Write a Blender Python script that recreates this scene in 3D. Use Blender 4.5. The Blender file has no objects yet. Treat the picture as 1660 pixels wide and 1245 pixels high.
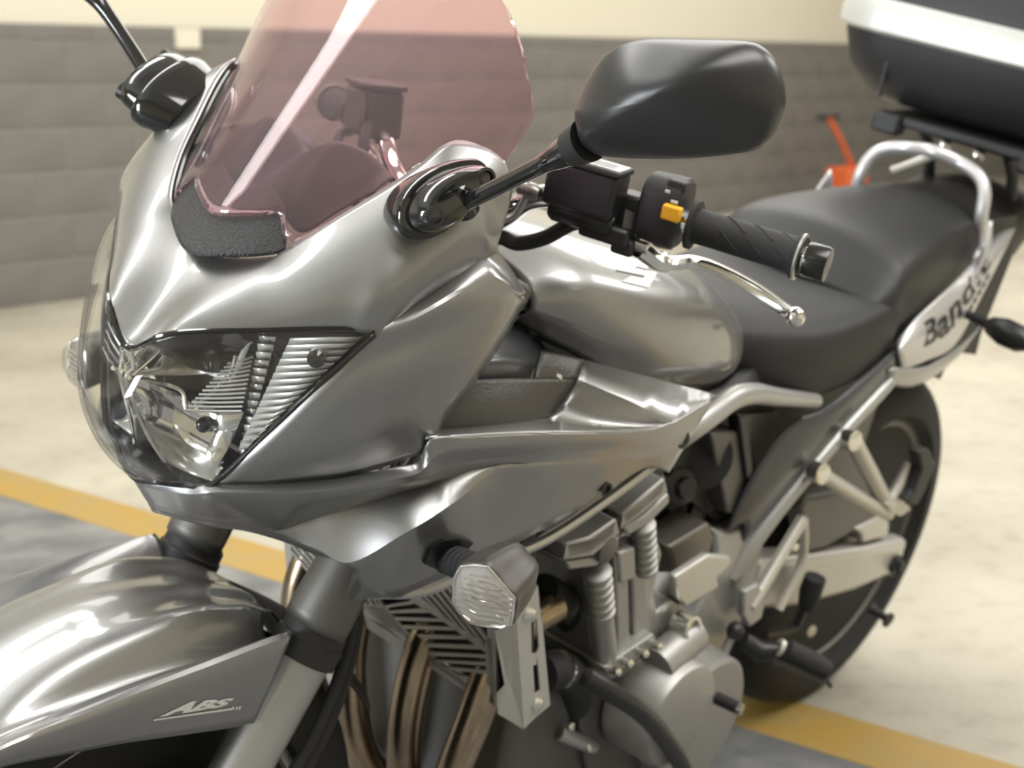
import bpy, math, random
import numpy as np
from mathutils import Matrix, Vector
from mathutils.bvhtree import BVHTree

random.seed(7)
scene = bpy.context.scene
COL = scene.collection
PI = math.pi

# ------------------------------------------------------------------ camera solve
# motorcycle frame: x forward from the rear axle, y to the bike's left, z up through the wheels
CP = np.array([2.2574052549, 0.9918618823, 1.3638176590]); FPX = 2488.975
CR3 = np.array([[-0.64113297739, 0.74814236427, 0.17097224360],
                [0.16485164287, 0.35184529261, -0.92142760210],
                [-0.74951480382, -0.56257256674, -0.34891211789]])
UP = np.array([-0.01015099, -0.23103332, 0.97289288]); UP /= np.linalg.norm(UP)
EX = np.array([1., 0, 0]) - UP[0]*UP; EX /= np.linalg.norm(EX)
EY = np.cross(UP, EX)
MW = np.array([EX, EY, UP])            # bike frame -> world: the bike leans on its side stand

cam = bpy.data.cameras.new('camera')
camo = bpy.data.objects.new('camera', cam); COL.objects.link(camo)
cw = MW @ CP
Rw = (CR3 @ MW.T).T                    # camera axes (right, down, forward) as columns, world
mat = Matrix(((Rw[0, 0], -Rw[0, 1], -Rw[0, 2], cw[0]), (Rw[1, 0], -Rw[1, 1], -Rw[1, 2], cw[1]),
              (Rw[2, 0], -Rw[2, 1], -Rw[2, 2], cw[2]), (0, 0, 0, 1)))
camo.matrix_world = mat
cam.sensor_width = 36; cam.lens = 36*FPX/1660
cam.clip_start = 0.02; cam.clip_end = 100
cam.dof.use_dof = True; cam.dof.focus_distance = 1.16; cam.dof.aperture_fstop = 7.5
scene.camera = camo

# ------------------------------------------------------------------ world and light
world = bpy.data.worlds.new('World'); scene.world = world; world.use_nodes = True
bg = world.node_tree.nodes['Background']
bg.inputs[0].default_value = (0.86, 0.93, 1.0, 1); bg.inputs[1].default_value = 1.0
scene.view_settings.view_transform = 'Standard'; scene.view_settings.look = 'None'
scene.view_settings.gamma = 1; scene.view_settings.use_curve_mapping = False
scene.view_settings.exposure = -0.33
scene.cycles.max_bounces = 7; scene.cycles.transparent_max_bounces = 10; scene.cycles.caustics_reflective = False; scene.cycles.caustics_refractive = False

def area(name, loc, target, sx, sy, power, col):
    l = bpy.data.lights.new(name, 'AREA'); l.shape = 'RECTANGLE'; l.size = sx; l.size_y = sy
    l.energy = power; l.color = col
    o = bpy.data.objects.new(name, l); COL.objects.link(o); o.location = loc
    d = Vector(target) - Vector(loc)
    o.rotation_euler = d.to_track_quat('-Z', 'Y').to_euler()
    return o
# daylight coming in at an assumed open door; unseen overhead lamps added to light bike and room
area('door_daylight', (7.4, -2.2, 1.55), (0, -1.0, 1.0), 1.25, 2.5, 430, (0.88, 0.94, 1.0))
ROOF = [(-7.0, -1.9), (-2.6, -1.9), (1.8, -1.9), (-5.0, 2.6), (1.0, 2.6)]
for i, (x, y) in enumerate(ROOF):
    area('added_roof_light', (x, y, 4.35), (x, y, 0), 4.0, (3.0, 3.0, .7, 1.9, 1.9)[i], (215, 215, 130, 275, 285)[i], (1.0, 0.985, 0.96))

# ------------------------------------------------------------------ projection helpers
RAKE = math.radians(26); A0 = np.array([1.578, 0, 0]); AXS = np.array([-math.sin(RAKE), 0, math.cos(RAKE)])
ST = -0.10871927
def rod(v, k, t):
    v = np.asarray(v, float)
    return v*math.cos(t) + np.cross(k, v)*math.sin(t) + np.outer(v @ k, k).reshape(v.shape)*(1-math.cos(t))
def ray(u, v): return CR3.T @ np.array([(u-830)/FPX, (v-622.5)/FPX, 1.])
def V(u, v, y):            # point of the bike seen at (u, v) whose lateral offset from the bike's mid plane is y
    d = ray(u, v); return CP + d*((y-CP[1])/d[1])
def Vx(u, v, x):
    d = ray(u, v); return CP + d*((x-CP[0])/d[0])
_cs = A0 + rod(CP-A0, AXS, -ST)
def S(u, v, y):            # the same in the frame of the steered parts
    d = rod(ray(u, v), AXS, -ST); return _cs + d*((y-_cs[1])/d[1])
def Sx(u, v, x):
    d = rod(ray(u, v), AXS, -ST); return _cs + d*((x-_cs[0])/d[0])
def G(u, v, h=0.):         # world point at height h
    d = MW @ ray(u, v); return cw + d*((h-cw[2])/d[2])
def vs(L): return [V(*p) for p in L]
def ss(L): return [S(*p) for p in L]
def steer(P): return A0 + rod(np.asarray(P, float)-A0, AXS, ST)
def mir(P): return np.asarray(P, float)*np.array([1, -1, 1])

# ------------------------------------------------------------------ mesh helpers
def cr(P, n, closed=False):
    P = np.asarray(P, float); m = len(P)
    if m == 2 and not closed:
        t = np.linspace(0, 1, n)[:, None]; return P[0]*(1-t)+P[1]*t
    out = []
    segs = m if closed else m-1
    N = n if closed else n-1
    for k in range(n):
        s = k*segs/N; i = min(int(s), segs-1); t = s-i
        if closed:
            a, b, c, d = P[(i-1) % m], P[i % m], P[(i+1) % m], P[(i+2) % m]
        else:
            b, c = P[i], P[i+1]
            a = P[i-1] if i > 0 else 2*b-c
            d = P[i+2] if i+2 < m else 2*c-b
        out.append(.5*((2*b)+(-a+c)*t+(2*a-5*b+4*c-d)*t*t+(-a+3*b-3*c+d)*t**3))
    return np.array(out)

class MB:
    def __init__(s): s.v = []; s.f = []
    def add(s, verts, faces):
        o = len(s.v); s.v += [tuple(float(c) for c in p) for p in verts]
        s.f += [tuple(i+o for i in f) for f in faces]; return s
    def grid(s, rows, cu=False, cv=False):
        R = len(rows); N = len(rows[0]); F = []
        for i in range(R if cv else R-1):
            for j in range(N if cu else N-1):
                a = i*N+j; b = i*N+(j+1) % N; c = ((i+1) % R)*N+(j+1) % N; d = ((i+1) % R)*N+j
                F.append((a, b, c, d))
        return s.add([p for r in rows for p in r], F)
    def surf(s, ctrl, nu=6, nv=6):      # smooth surface through a control grid (rows of points)
        R = len(ctrl); N = len(ctrl[0])
        a = [cr(r, (N-1)*nu+1) for r in ctrl]
        a = np.array(a); out = np.array([cr(a[:, j], (R-1)*nv+1) for j in range(a.shape[1])])
        out = out.transpose(1, 0, 2)
        return s.grid([list(r) for r in out])
    def loft(s, secs, caps=True, n=None, m=None, closed=True):   # closed sections of equal count
        secs = [np.asarray(q, float) for q in secs]
        if n: secs = [cr(q, n, closed) for q in secs]
        if m:
            A = np.array(secs); A = np.array([cr(A[:, j], m) for j in range(A.shape[1])]).transpose(1, 0, 2); secs = list(A)
        o = len(s.v); s.grid([list(q) for q in secs], cu=closed)
        if caps:
            N = len(secs[0]); s.f.append(tuple(o+i for i in range(N))[::-1])
            b = o+N*(len(secs)-1); s.f.append(tuple(b+i for i in range(N)))
        return s
    def tube(s, path, r, n=12, smooth=0, caps=True, flat=None):
        P = np.asarray(path, float)
        if smooth:
            rr = cr(np.array([[q] for q in (r if hasattr(r, '__len__') else [r]*len(P))]), smooth)[:, 0]; P = cr(P, smooth)
        else: rr = r if hasattr(r, '__len__') else [r]*len(P)
        T = np.gradient(P, axis=0); T /= np.linalg.norm(T, axis=1)[:, None]+1e-12
        a = np.array([0, 0, 1.]) if abs(T[0][2]) < .9 else np.array([1., 0, 0])
        x = np.cross(T[0], a); x /= np.linalg.norm(x); rows = []
        for p, t, q in zip(P, T, rr):
            x = x-(x@t)*t; x /= np.linalg.norm(x); y = np.cross(t, x)
            rows.append([p+q*(math.cos(2*PI*k/n)*x+math.sin(2*PI*k/n)*y) for k in range(n)])
        return s.loft(rows, caps)
    def lathe(s, o, d, prof, n=24, caps=True, arc=None):          # prof: (distance along d, radius)
        o = np.asarray(o, float); d = np.asarray(d, float); d = d/np.linalg.norm(d)
        a = np.array([0, 0, 1.]) if abs(d[2]) < .9 else np.array([1., 0, 0])
        x = np.cross(d, a); x /= np.linalg.norm(x); y = np.cross(d, x)
        rows = [[o+d*t+r*(math.cos(2*PI*k/n)*x+math.sin(2*PI*k/n)*y) for k in range(n)] for t, r in prof]
        return s.loft(rows, caps)
    def box(s, c, size, axes=None):
        c = np.asarray(c, float); A = np.eye(3) if axes is None else np.asarray(axes, float)
        h = np.array(size)/2
        P = [c+A.T@(h*np.array(q)) for q in [(-1,-1,-1),(1,-1,-1),(1,1,-1),(-1,1,-1),(-1,-1,1),(1,-1,1),(1,1,1),(-1,1,1)]]
        return s.add(P, [(3,2,1,0),(4,5,6,7),(0,1,5,4),(1,2,6,5),(2,3,7,6),(3,0,4,7)])
    def prism(s, poly, ext):            # planar outline pushed along a vector
        P = [np.asarray(p, float) for p in poly]; e = np.asarray(ext, float); n = len(P); o = len(s.v)
        s.add(P+[p+e for p in P], [])
        s.f += [tuple(o+i for i in range(n))[::-1], tuple(o+n+i for i in range(n))]
        s.f += [(o+i, o+(i+1) % n, o+n+(i+1) % n, o+n+i) for i in range(n)]
        return s
    def sphere(s, c, r, n=16):
        r = np.array(r if hasattr(r, '__len__') else [r]*3); c = np.asarray(c, float)
        rows = []
        for i in range(n//2+1):
            a = PI*i/(n//2); q = max(math.sin(a), 1e-3)
            rows.append([c+r*np.array([q*math.cos(2*PI*k/n), q*math.sin(2*PI*k/n), math.cos(a)]) for k in range(n)])
        return s.loft(rows)

def mk(name, mb, mt, parent=None, label=None, steered=False, mirror=False, ang=35, bevel=0, solid=0, sub=0, off=0, seg=2):
    vv = np.array(mb.v, float)
    if mirror: vv = mir(vv)
    if steered: vv = steer(vv)
    fs = [f[::-1] for f in mb.f] if mirror else mb.f
    me = bpy.data.meshes.new(name); me.from_pydata(vv.tolist(), [], fs)
    me.validate()
    import bmesh
    bm = bmesh.new(); bm.from_mesh(me)
    bmesh.ops.remove_doubles(bm, verts=bm.verts, dist=1e-5)
    bmesh.ops.recalc_face_normals(bm, faces=bm.faces); bm.to_mesh(me); bm.free()
    me.materials.append(M[mt] if isinstance(mt, str) else mt)
    for p in me.polygons: p.use_smooth = True
    me.set_sharp_from_angle(angle=math.radians(ang))
    o = bpy.data.objects.new(name, me); COL.objects.link(o)
    if parent is not None: o.parent = parent
    if label: o['label'] = label
    if sub:
        m = o.modifiers.new('s', 'SUBSURF'); m.levels = m.render_levels = sub
    if solid:
        m = o.modifiers.new('t', 'SOLIDIFY'); m.thickness = solid; m.offset = off
    if bevel:
        m = o.modifiers.new('b', 'BEVEL'); m.width = bevel; m.segments = seg; m.limit_method = 'ANGLE'; m.angle_limit = math.radians(35)
        m.harden_normals = False
    return o
def both(name, mb, mt, **k):            # a left part and its twin on the right
    return mk(name, mb, mt, **k), mk(name, mb, mt, mirror=True, **k)

# ------------------------------------------------------------------ materials
M = {}
def mat_new(name, col, rough=.5, metal=0., coat=0., spec=.5, bump=0, bscale=200, noise=0, nscale=40, bdist=.001, col2=None, detail=4, crough=.04):
    m = bpy.data.materials.new(name); m.use_nodes = True; nt = m.node_tree; b = nt.nodes['Principled BSDF']
    b.inputs['Base Color'].default_value = (*col, 1); b.inputs['Roughness'].default_value = rough
    b.inputs['Metallic'].default_value = metal; b.inputs['Coat Weight'].default_value = coat
    b.inputs['Coat Roughness'].default_value = crough; b.inputs['Specular IOR Level'].default_value = spec
    if noise or bump:
        tc = nt.nodes.new('ShaderNodeTexCoord')
    if noise:
        n = nt.nodes.new('ShaderNodeTexNoise'); n.inputs['Scale'].default_value = nscale; n.inputs['Detail'].default_value = detail
        nt.links.new(tc.outputs['Object'], n.inputs['Vector'])
        r = nt.nodes.new('ShaderNodeMixRGB'); r.blend_type = 'MIX'
        c2 = col2 or tuple(c*(1-noise) for c in col)
        rp = nt.nodes.new('ShaderNodeValToRGB'); rp.color_ramp.elements[0].position = .35; rp.color_ramp.elements[1].position = .65
        nt.links.new(n.outputs['Fac'], rp.inputs['Fac']); nt.links.new(rp.outputs['Color'], r.inputs['Fac'])
        r.inputs[1].default_value = (*col, 1); r.inputs[2].default_value = (*c2, 1)
        nt.links.new(r.outputs['Color'], b.inputs['Base Color'])
    if bump:
        n2 = nt.nodes.new('ShaderNodeTexNoise'); n2.inputs['Scale'].default_value = bscale; n2.inputs['Detail'].default_value = 2
        nt.links.new(tc.outputs['Object'], n2.inputs['Vector'])
        bp = nt.nodes.new('ShaderNodeBump'); bp.inputs['Strength'].default_value = bump; bp.inputs['Distance'].default_value = bdist
        nt.links.new(n2.outputs['Fac'], bp.inputs['Height']); nt.links.new(bp.outputs['Normal'], b.inputs['Normal'])
    M[name] = m; return m
def glass(name, tint, gloss=.9, ior=1.45, rough=0.0, dust=0.):
    m = bpy.data.materials.new(name); m.use_nodes = True; nt = m.node_tree; nt.nodes.clear()
    o = nt.nodes.new('ShaderNodeOutputMaterial'); t = nt.nodes.new('ShaderNodeBsdfTransparent'); g = nt.nodes.new('ShaderNodeBsdfGlossy')
    t.inputs[0].default_value = (*tint, 1); g.inputs['Roughness'].default_value = rough; g.inputs[0].default_value = (gloss, gloss, gloss, 1)
    lw = nt.nodes.new('ShaderNodeLayerWeight'); lw.inputs[0].default_value = .5      # Schlick reflectance, the same from both faces
    pw_ = nt.nodes.new('ShaderNodeMath'); pw_.operation = 'POWER'; pw_.inputs[1].default_value = 5; nt.links.new(lw.outputs['Facing'], pw_.inputs[0])
    fr = nt.nodes.new('ShaderNodeMath'); fr.operation = 'MULTIPLY_ADD'; f0 = ((ior-1)/(ior+1))**2; fr.inputs[1].default_value = 1-f0; fr.inputs[2].default_value = f0
    nt.links.new(pw_.outputs[0], fr.inputs[0])
    mx = nt.nodes.new('ShaderNodeMixShader'); nt.links.new(fr.outputs[0], mx.inputs[0]); nt.links.new(t.outputs[0], mx.inputs[1]); nt.links.new(g.outputs[0], mx.inputs[2])
    last = mx
    if dust:
        d = nt.nodes.new('ShaderNodeBsdfDiffuse'); d.inputs[0].default_value = (.8, .72, .74, 1)
        m2 = nt.nodes.new('ShaderNodeMixShader'); m2.inputs[0].default_value = dust
        nt.links.new(mx.outputs[0], m2.inputs[1]); nt.links.new(d.outputs[0], m2.inputs[2]); last = m2
    nt.links.new(last.outputs[0], o.inputs[0]); M[name] = m; return m

mat_new('paint', (.30, .299, .297), .39, .85, .75, crough=.06, noise=.10, nscale=2600, detail=1)
mat_new('paint_dark', (.045, .048, .054), .38, .2, .4)
mat_new('bowl', (.62, .62, .60), .28, .45)
mat_new('black', (.012, .012, .013), .38, spec=.5)
mat_new('gloss_black', (.008, .008, .009), .10, coat=.6)
mat_new('bar_black', (.012, .011, .010), .24)
mat_new('signal_grey', (.075, .070, .064), .40, .3)
mat_new('mirror_black', (.022, .022, .023), .33, bump=.05, bscale=1500, bdist=.0004)
mat_new('satin_black', (.020, .020, .021), .55)
mat_new('textured', (.030, .030, .031), .42, bump=.9, bscale=420, bdist=.0015)
mat_new('textured_brown', (.055, .052, .048), .42, bump=.6, bscale=330, bdist=.0012)
mat_new('rubber', (.018, .018, .019), .72)
mat_new('tyre', (.015, .015, .015), .8, bump=.2, bscale=300)
mat_new('seat_top', (.018, .0185, .0195), .60, bump=.25, bscale=900, bdist=.0005)
mat_new('seat_side', (.020, .0205, .021), .50, bump=.15, bscale=900, bdist=.0005)
mat_new('alu', (.48, .475, .46), .38, .9)
mat_new('cast', (.40, .395, .38), .50, .75, bump=.15, bscale=600, bdist=.0004)
mat_new('cast_dark', (.16, .155, .145), .5, .7)
mat_new('polished', (.75, .74, .71), .16, 1.0)
mat_new('chrome', (.82, .82, .82), .06, 1.0)
mat_new('bright_plate', (.60, .585, .54), .42, .55)
mat_new('frame_grey', (.40, .40, .39), .42, .6, .3)
mat_new('fork_silver', (.46, .455, .44), .42, .7)
mat_new('pipe', (.55, .43, .30), .22, 1.0, noise=.45, nscale=9)
mat_new('reflector', (.80, .80, .80), .10, .80)
mat_new('reflector_soft', (.66, .66, .65), .30, .7)
mat_new('flute', (.82, .82, .80), .30, .35)
mat_new('white', (.80, .80, .80), .45)
mat_new('decal', (.72, .72, .70), .4)
mat_new('decal_dark', (.03, .03, .032), .4)
mat_new('amber', (.95, .46, .02), .4)
mat_new('orange', (.66, .12, .03), .45)
mat_new('tail_silver', (.62, .61, .62), .40, .55, .6)
mat_new('case_black', (.022, .022, .024), .45, bump=.05, bscale=900)
mat_new('case_silver', (.60, .60, .57), .42, .35)
mat_new('radiator_core', (.02, .02, .02), .7)
mat_new('bolt', (.30, .29, .27), .35, .9)
mat_new('bracket', (.20, .185, .16), .45, .7)
glass('screen', (.90, .735, .77), ior=1.5, dust=.035)
glass('clear_lens', (.97, .97, .96), ior=1.42, dust=.01)
glass('frosted', (.92, .91, .88), ior=1.5, rough=.12, dust=.10)

# room
def floor_mat():
    m = mat_new('floor', (.60, .56, .44), .62, bump=.25, bscale=30, bdist=.002)
    nt = m.node_tree; b = nt.nodes['Principled BSDF']; tc = nt.nodes['Texture Coordinate']
    n1 = nt.nodes.new('ShaderNodeTexNoise'); n1.inputs['Scale'].default_value = 1.6; n1.inputs['Detail'].default_value = 8
    n2 = nt.nodes.new('ShaderNodeTexNoise'); n2.inputs['Scale'].default_value = 14; n2.inputs['Detail'].default_value = 6
    r1 = nt.nodes.new('ShaderNodeValToRGB'); r1.color_ramp.elements[0].color = (.33, .302, .237, 1); r1.color_ramp.elements[1].color = (.455, .423, .338, 1)
    r1.color_ramp.elements[0].position = .3; r1.color_ramp.elements[1].position = .62
    r2 = nt.nodes.new('ShaderNodeValToRGB'); r2.color_ramp.elements[0].color = (.78, .76, .74, 1); r2.color_ramp.elements[1].color = (1, 1, 1, 1)
    r2.color_ramp.elements[0].position = .28; r2.color_ramp.elements[1].position = .5
    mx = nt.nodes.new('ShaderNodeMixRGB'); mx.blend_type = 'MULTIPLY'; mx.inputs[0].default_value = .8
    for n in (n1, n2): nt.links.new(tc.outputs['Object'], n.inputs['Vector'])
    nt.links.new(n1.outputs['Fac'], r1.inputs['Fac']); nt.links.new(n2.outputs['Fac'], r2.inputs['Fac'])
    nt.links.new(r1.outputs[0], mx.inputs[1]); nt.links.new(r2.outputs[0], mx.inputs[2]); nt.links.new(mx.outputs[0], b.inputs['Base Color'])
floor_mat()
mat_new('bay_grey', (.095, .099, .103), .55, noise=.6, nscale=7, col2=(.23, .228, .22), detail=8)
mat_new('yellow_line', (.38, .232, .046), .6, noise=.4, nscale=9, col2=(.34, .24, .085), detail=8)
mat_new('wall_cream', (.70, .655, .53), .8)
mat_new('block_paint', (.190, .177, .160), .72, bump=.3, bscale=120, bdist=.002, noise=.2, nscale=3)
mat_new('mortar', (.245, .229, .207), .85, bump=.3, bscale=90, bdist=.002)
mat_new('ceiling_white', (.78, .76, .70), .85)
mat_new('added_lamp_panel', (.9, .9, .88), .5)

# ------------------------------------------------------------------ the setting
def struct(name, mb, mt, parent=None, label=None, **k):
    o = mk(name, mb, mt, parent=parent, label=label, **k)
    if parent is None: o['kind'] = 'structure'
    return o
WY = -4.93
X0, X1, Y1, ZC = -13.0, 7.6, 7.0, 4.5
floor = struct('floor', MB().box(((X0+X1)/2, (WY+Y1)/2, -.06), (X1-X0+.4, Y1-WY+.4, .12)), 'floor')
mk('painted_bay', MB().box(((.19+6.5)/2, 0.2, -.0002), (6.5-.19, 9.6, .0016)), 'bay_grey', parent=floor, label='worn grey painted parking bay')
mk('painted_line', MB().box((.118, 0.2, .0004), (.150, 9.6, .0022)), 'yellow_line', parent=floor, label='faded yellow bay line')
wb = struct('wall_back', MB().box(((X0+X1)/2, WY-.16, ZC/2), (X1-X0, .24, ZC)), 'wall_cream')
mk('mortar_bed', MB().box(((X0+X1)/2, WY-.021, .635), (X1-X0, .038, 1.27)), 'mortar', parent=wb, label='grey painted joints of the block dado')
blk = MB().box((0, 0, 0), (.39, .03, .190)); blk_me = None
half = MB().box((0, 0, 0), (.39, .03, .060)); half_me = None
cnt = 0
for c in range(7):
    h = c*.2
    for k in range(-28, 10):
        x = k*.4 + (.2 if c % 2 else 0) + .06
        if x < -11.2 or x > 3.4: continue
        if blk_me is None:
            o = mk('block', blk, 'block_paint', parent=wb, bevel=.004); blk_me = o.data; o0 = o
            o1 = mk('block', half, 'block_paint', parent=wb, bevel=.004); half_me = o1.data
            o.location = (x, WY-.012, h+.1); o1.location = (x+.2, WY-.012, 6*.2+.032); cnt += 2; continue
        o = (o1 if c == 6 else o0).copy(); COL.objects.link(o); o.parent = wb
        o.location = (x, WY-.012+random.uniform(-.0015, .0015), h+.1 if c < 6 else 1.232); cnt += 1
wl = struct('wall_left', MB().box((X0-.1, (WY-.25+Y1)/2, ZC/2), (.2, Y1-WY+.25, ZC)), 'wall_cream')
mk('dado', MB().box((X0+.012, (WY+Y1)/2, .635), (.02, Y1-WY, 1.27)), 'block_paint', parent=wl)
wr = struct('wall_right', MB().box(((X0+X1)/2, Y1+.1, ZC/2), (X1-X0, .2, ZC)), 'wall_cream')
# front wall with the open door
fw = MB()
fw.box((X1+.1, (WY-2.95)/2, ZC/2), (.2, -2.95-WY, ZC)).box((X1+.1, (-1.45+Y1)/2, ZC/2), (.2, Y1+1.45, ZC)).box((X1+.1, -2.2, (2.85+ZC)/2), (.2, 1.5, ZC-2.85))
wf = struct('wall_front', fw, 'wall_cream')
ceil = struct('ceiling', MB().box(((X0+X1)/2, (WY+Y1)/2, ZC+.06), (X1-X0+.4, Y1-WY+.4, .12)), 'ceiling_white')
for x, y in ROOF:
    mk('added_light_frame', MB().box((x, y, 4.45), (4.2, 3.2 if y < 0 else 2.1, .1)), 'added_lamp_panel', parent=ceil)  # backing panels for the added overhead lamps, out of view

plate = mk('wall_plate', MB().box((-2.656, WY+.012, 1.215), (.15, .018, .10)), 'wall_cream', bevel=.004)
plate['label'] = 'small pale rectangular plate near the top of the grey block wall'; plate['category'] = 'plate'
#SECTION_BIKE
# ------------------------------------------------------------------ the motorcycle
bike = bpy.data.objects.new('motorcycle', None); COL.objects.link(bike)
bike.matrix_world = Matrix([[*MW[0], 0], [*MW[1], 0], [*MW[2], .002], [0, 0, 0, 1]])
bike['label'] = 'silver grey touring motorcycle with pink tinted windscreen leaning on its side stand'
bike['category'] = 'motorcycle'
def part(name, mb, mt, **k):
    k.setdefault('parent', bike); return mk(name, mb, mt, **k)
def pair(name, mb, mt, **k):
    k.setdefault('parent', bike); return both(name, mb, mt, **k)
def sym(row): return [mir(p) for p in row[::-1][:-1]] + list(row)   # row starts on the mid plane

# ---- front cowl ------------------------------------------------------------
TOPC = [  # columns from the mid plane outwards, each from the windscreen opening down to the headlight / ridge
 [(335,413,0),(305,447,0),(272,487,0),(240,528,0),(208,567,0)],
 [(390,421,.03),(358,452,.0345),(326,485,.0375),(293,518,.0375),(262,548,.035)],
 [(440,418,.06),(412,450,.066),(385,482,.070),(357,513,.069),(330,541,.065)],
 [(465,410,.078),(455,445,.089),(445,478,.097),(433,509,.101),(420,539,.1)],
 [(540,362,.102),(530,408,.116),(520,452,.126),(510,497,.132),(500,537,.132)],
 [(620,313,.122),(605,370,.139),(590,428,.151),(575,485,.157),(560,537,.156)],
 [(680,272,.136),(662,340,.155),(645,408,.168),(627,478,.177),(608,540,.174)],
 [(720,240,.143),(715,300,.165),(710,365,.178),(700,432,.1875),(690,487,.183)],
 [(750,233,.15),(757,285,.172),(765,335,.185),(768,385,.195),(770,430,.192)],
 [(790,246,.166),(798,298,.183),(797,346,.189),(790,390,.198),(790,420,.192)],
 [(817,265,.178),(829,310,.19),(818,359,.193),(806,396,.197),(806,410,.194)]]
cols = [vs(c) for c in TOPC]
def grid_of(ctrl, nu, nv):
    a = np.array([cr(r, (len(ctrl[0])-1)*nu+1) for r in ctrl])
    return np.array([cr(a[:, k], (len(ctrl)-1)*nv+1) for k in range(a.shape[1])]).transpose(1, 0, 2)
def relax(A, it, lam=.5, mu=-.53):      # smooths ripples of a sheet, its border stays
    A = A.copy()
    for k in range(it):
        for w in (lam, mu):
            B = A.copy()
            B[1:-1, 1:-1] = A[1:-1, 1:-1]+w*((A[:-2, 1:-1]+A[2:, 1:-1]+A[1:-1, :-2]+A[1:-1, 2:])/4-A[1:-1, 1:-1])
            A = B
    return A
rows = [sym([c[i] for c in cols]) for i in range(5)]
A1 = relax(grid_of(rows, 5, 5), 140)
cowl = MB().grid([list(r) for r in A1])
mid_ = (A1.shape[1]-1)//2
bot = A1[-1, mid_:]                     # lower border, mid plane to the rear corner
SIDE = [[(608,543,.174),(662,507,.183),(716,468,.192),(770,430,.19)],
 [(597,555,.1705),(660,527,.188),(729,489,.2015),(792,447,.2055)],
 [(560,588,.160),(650,560,.186),(745,522,.205),(832,481,.214)],
 [(505,638,.143),(600,620,.178),(700,590,.201),(800,550,.209)],
 [(450,690,.123),(550,675,.164),(660,645,.192),(755,617,.203)],
 [(395,742,.101),(500,733,.145),(615,708,.180),(714,672,.197)],
 [(345,788,.078),(450,785,.117),(570,774,.157),(689,735,.193)]]
a_ = np.array([cr(vs(r), 11) for r in SIDE]); a_[0] = bot[30:41]
A2 = np.array([cr(a_[:, k], 31) for k in range(11)]).transpose(1, 0, 2); A2[0] = bot[30:41]
A2 = relax(A2, 8)
side = MB().grid([list(r) for r in A2])
e_top = bot[40:51]; e_left = A2[0:11, -1]
e_right = cr(np.array([e_top[-1], V(832,448,.201), V(850,480,.207)]), 11); e_bot = cr(np.array([e_left[-1], V(842,484,.212), V(850,480,.207)]), 11)
W_ = []
for p in range(11):
    r = []
    for q_ in range(11):
        s, t = q_/10, p/10
        r.append((1-t)*e_top[q_]+t*e_bot[q_]+(1-s)*e_left[p]+s*e_right[p]-((1-s)*(1-t)*e_top[0]+s*(1-t)*e_top[-1]+(1-s)*t*e_bot[0]+s*t*e_bot[-1]))
    W_.append(r)
wedge = MB().grid(W_)
r0 = A2[10:, -1]; n0 = len(r0)
r1 = cr(vs([(848,484,.207),(811,553,.200),(764,620,.194),(722,676,.188),(697,738,.184)]), n0)
r2 = cr(vs([(850,490,.190),(815,555,.185),(768,622,.180),(725,678,.175),(700,740,.172)]), n0)
edge = MB().grid([list(r0), list(r0*.45+r1*.55+np.array([.0008, .0012, 0])), list(r1), list(r2)])
for m_ in (side, wedge, edge):
    cowl.add(m_.v, m_.f); cowl.add(mir(m_.v), [f[::-1] for f in m_.f])
front_cowl = part('front_cowl', cowl, 'paint', solid=.003, ang=24)

# ---- headlight -------------------------------------------------------------
LT = vs([(208,567,0),(262,548,.035),(330,541,.065),(420,539,.1),(500,537,.132),(560,537,.156),(608,541,.174)])
LBt = vs([(221,780,0),(253,785,.025),(300,790,.05),(345,788,.078),(430,709,.115),(520,624,.148),(608,545,.174)])
def lens_rows(bulge, n=9, inset=0.):
    rows = []
    for k in range(n):
        t = k/(n-1); r = []
        for j, (a, b) in enumerate(zip(LT, LBt)):
            p = a*(1-t)+b*t; w = 4*t*(1-t)
            s = j/6
            p = p + np.array([bulge*w*(1-s*s)*(1.0 if j else 1.0), bulge*.35*w*s*(1-s)*2, 0]) - np.array([inset, inset*.3*s, 0])
            r.append(p)
        rows.append(sym(r))
    return rows
lens = MB().surf(lens_rows(.036), 5, 3)
headlight = part('headlight', lens, 'clear_lens', label='clear swept-back headlight lens', solid=.003, ang=60)
# black gasket around the lens
gask = MB().tube(sym(LT), .0028, 8, smooth=120).tube(sym(LBt), .0028, 8, smooth=120)
mk('gasket', gask, 'gloss_black', parent=headlight)
# bowl behind the lens
bowl = MB()
def LP(s, t, back):        # s 0..1 from the mid plane to the corner, t 0 top .. 1 bottom, back: metres behind the lens
    A = cr(LT, 61)[int(round(s*60))]; B = cr(LBt, 61)[int(round(s*60))]
    p = A*(1-t)+B*t; w = 4*t*(1-t)
    p = p + np.array([.036*w*(1-s*s), .036*.35*w*s*(1-s)*2, 0])
    return p + back*np.array([-.82, -.45*s, .05-.55*t])
# dark housing shell (side of the unit)
sh = MB().surf([sym([LP(s, t, .007+.12*abs(math.sin(PI*min(1, max(0, t))))**.5*(1-.72*s)) for s in np.linspace(0, 1, 9)]) for t in np.linspace(0, 1, 7)], 3, 3)
mk('housing', sh, 'gloss_black', parent=headlight)
def sheet(name, ctrl, mt, nu=4, nv=4, ang=12, solid=.0012, par=None, mirror=True, label=None):
    mb = MB().surf([vs(r) for r in ctrl], nu, nv)
    a = mk(name, mb, mt, parent=par or headlight, ang=ang, solid=solid, label=label)
    if mirror: mk(name, mb, mt, parent=par or headlight, ang=ang, solid=solid, mirror=True)
    return a
def facets(name, rows, mt, par=None):             # hard-edged mirror pieces, kept as flat quads
    mb = MB().grid([vs(r) for r in rows])
    for m_ in (False, True): mk(name, mb, mt, parent=par or headlight, ang=1, solid=.001, mirror=m_)
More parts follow.
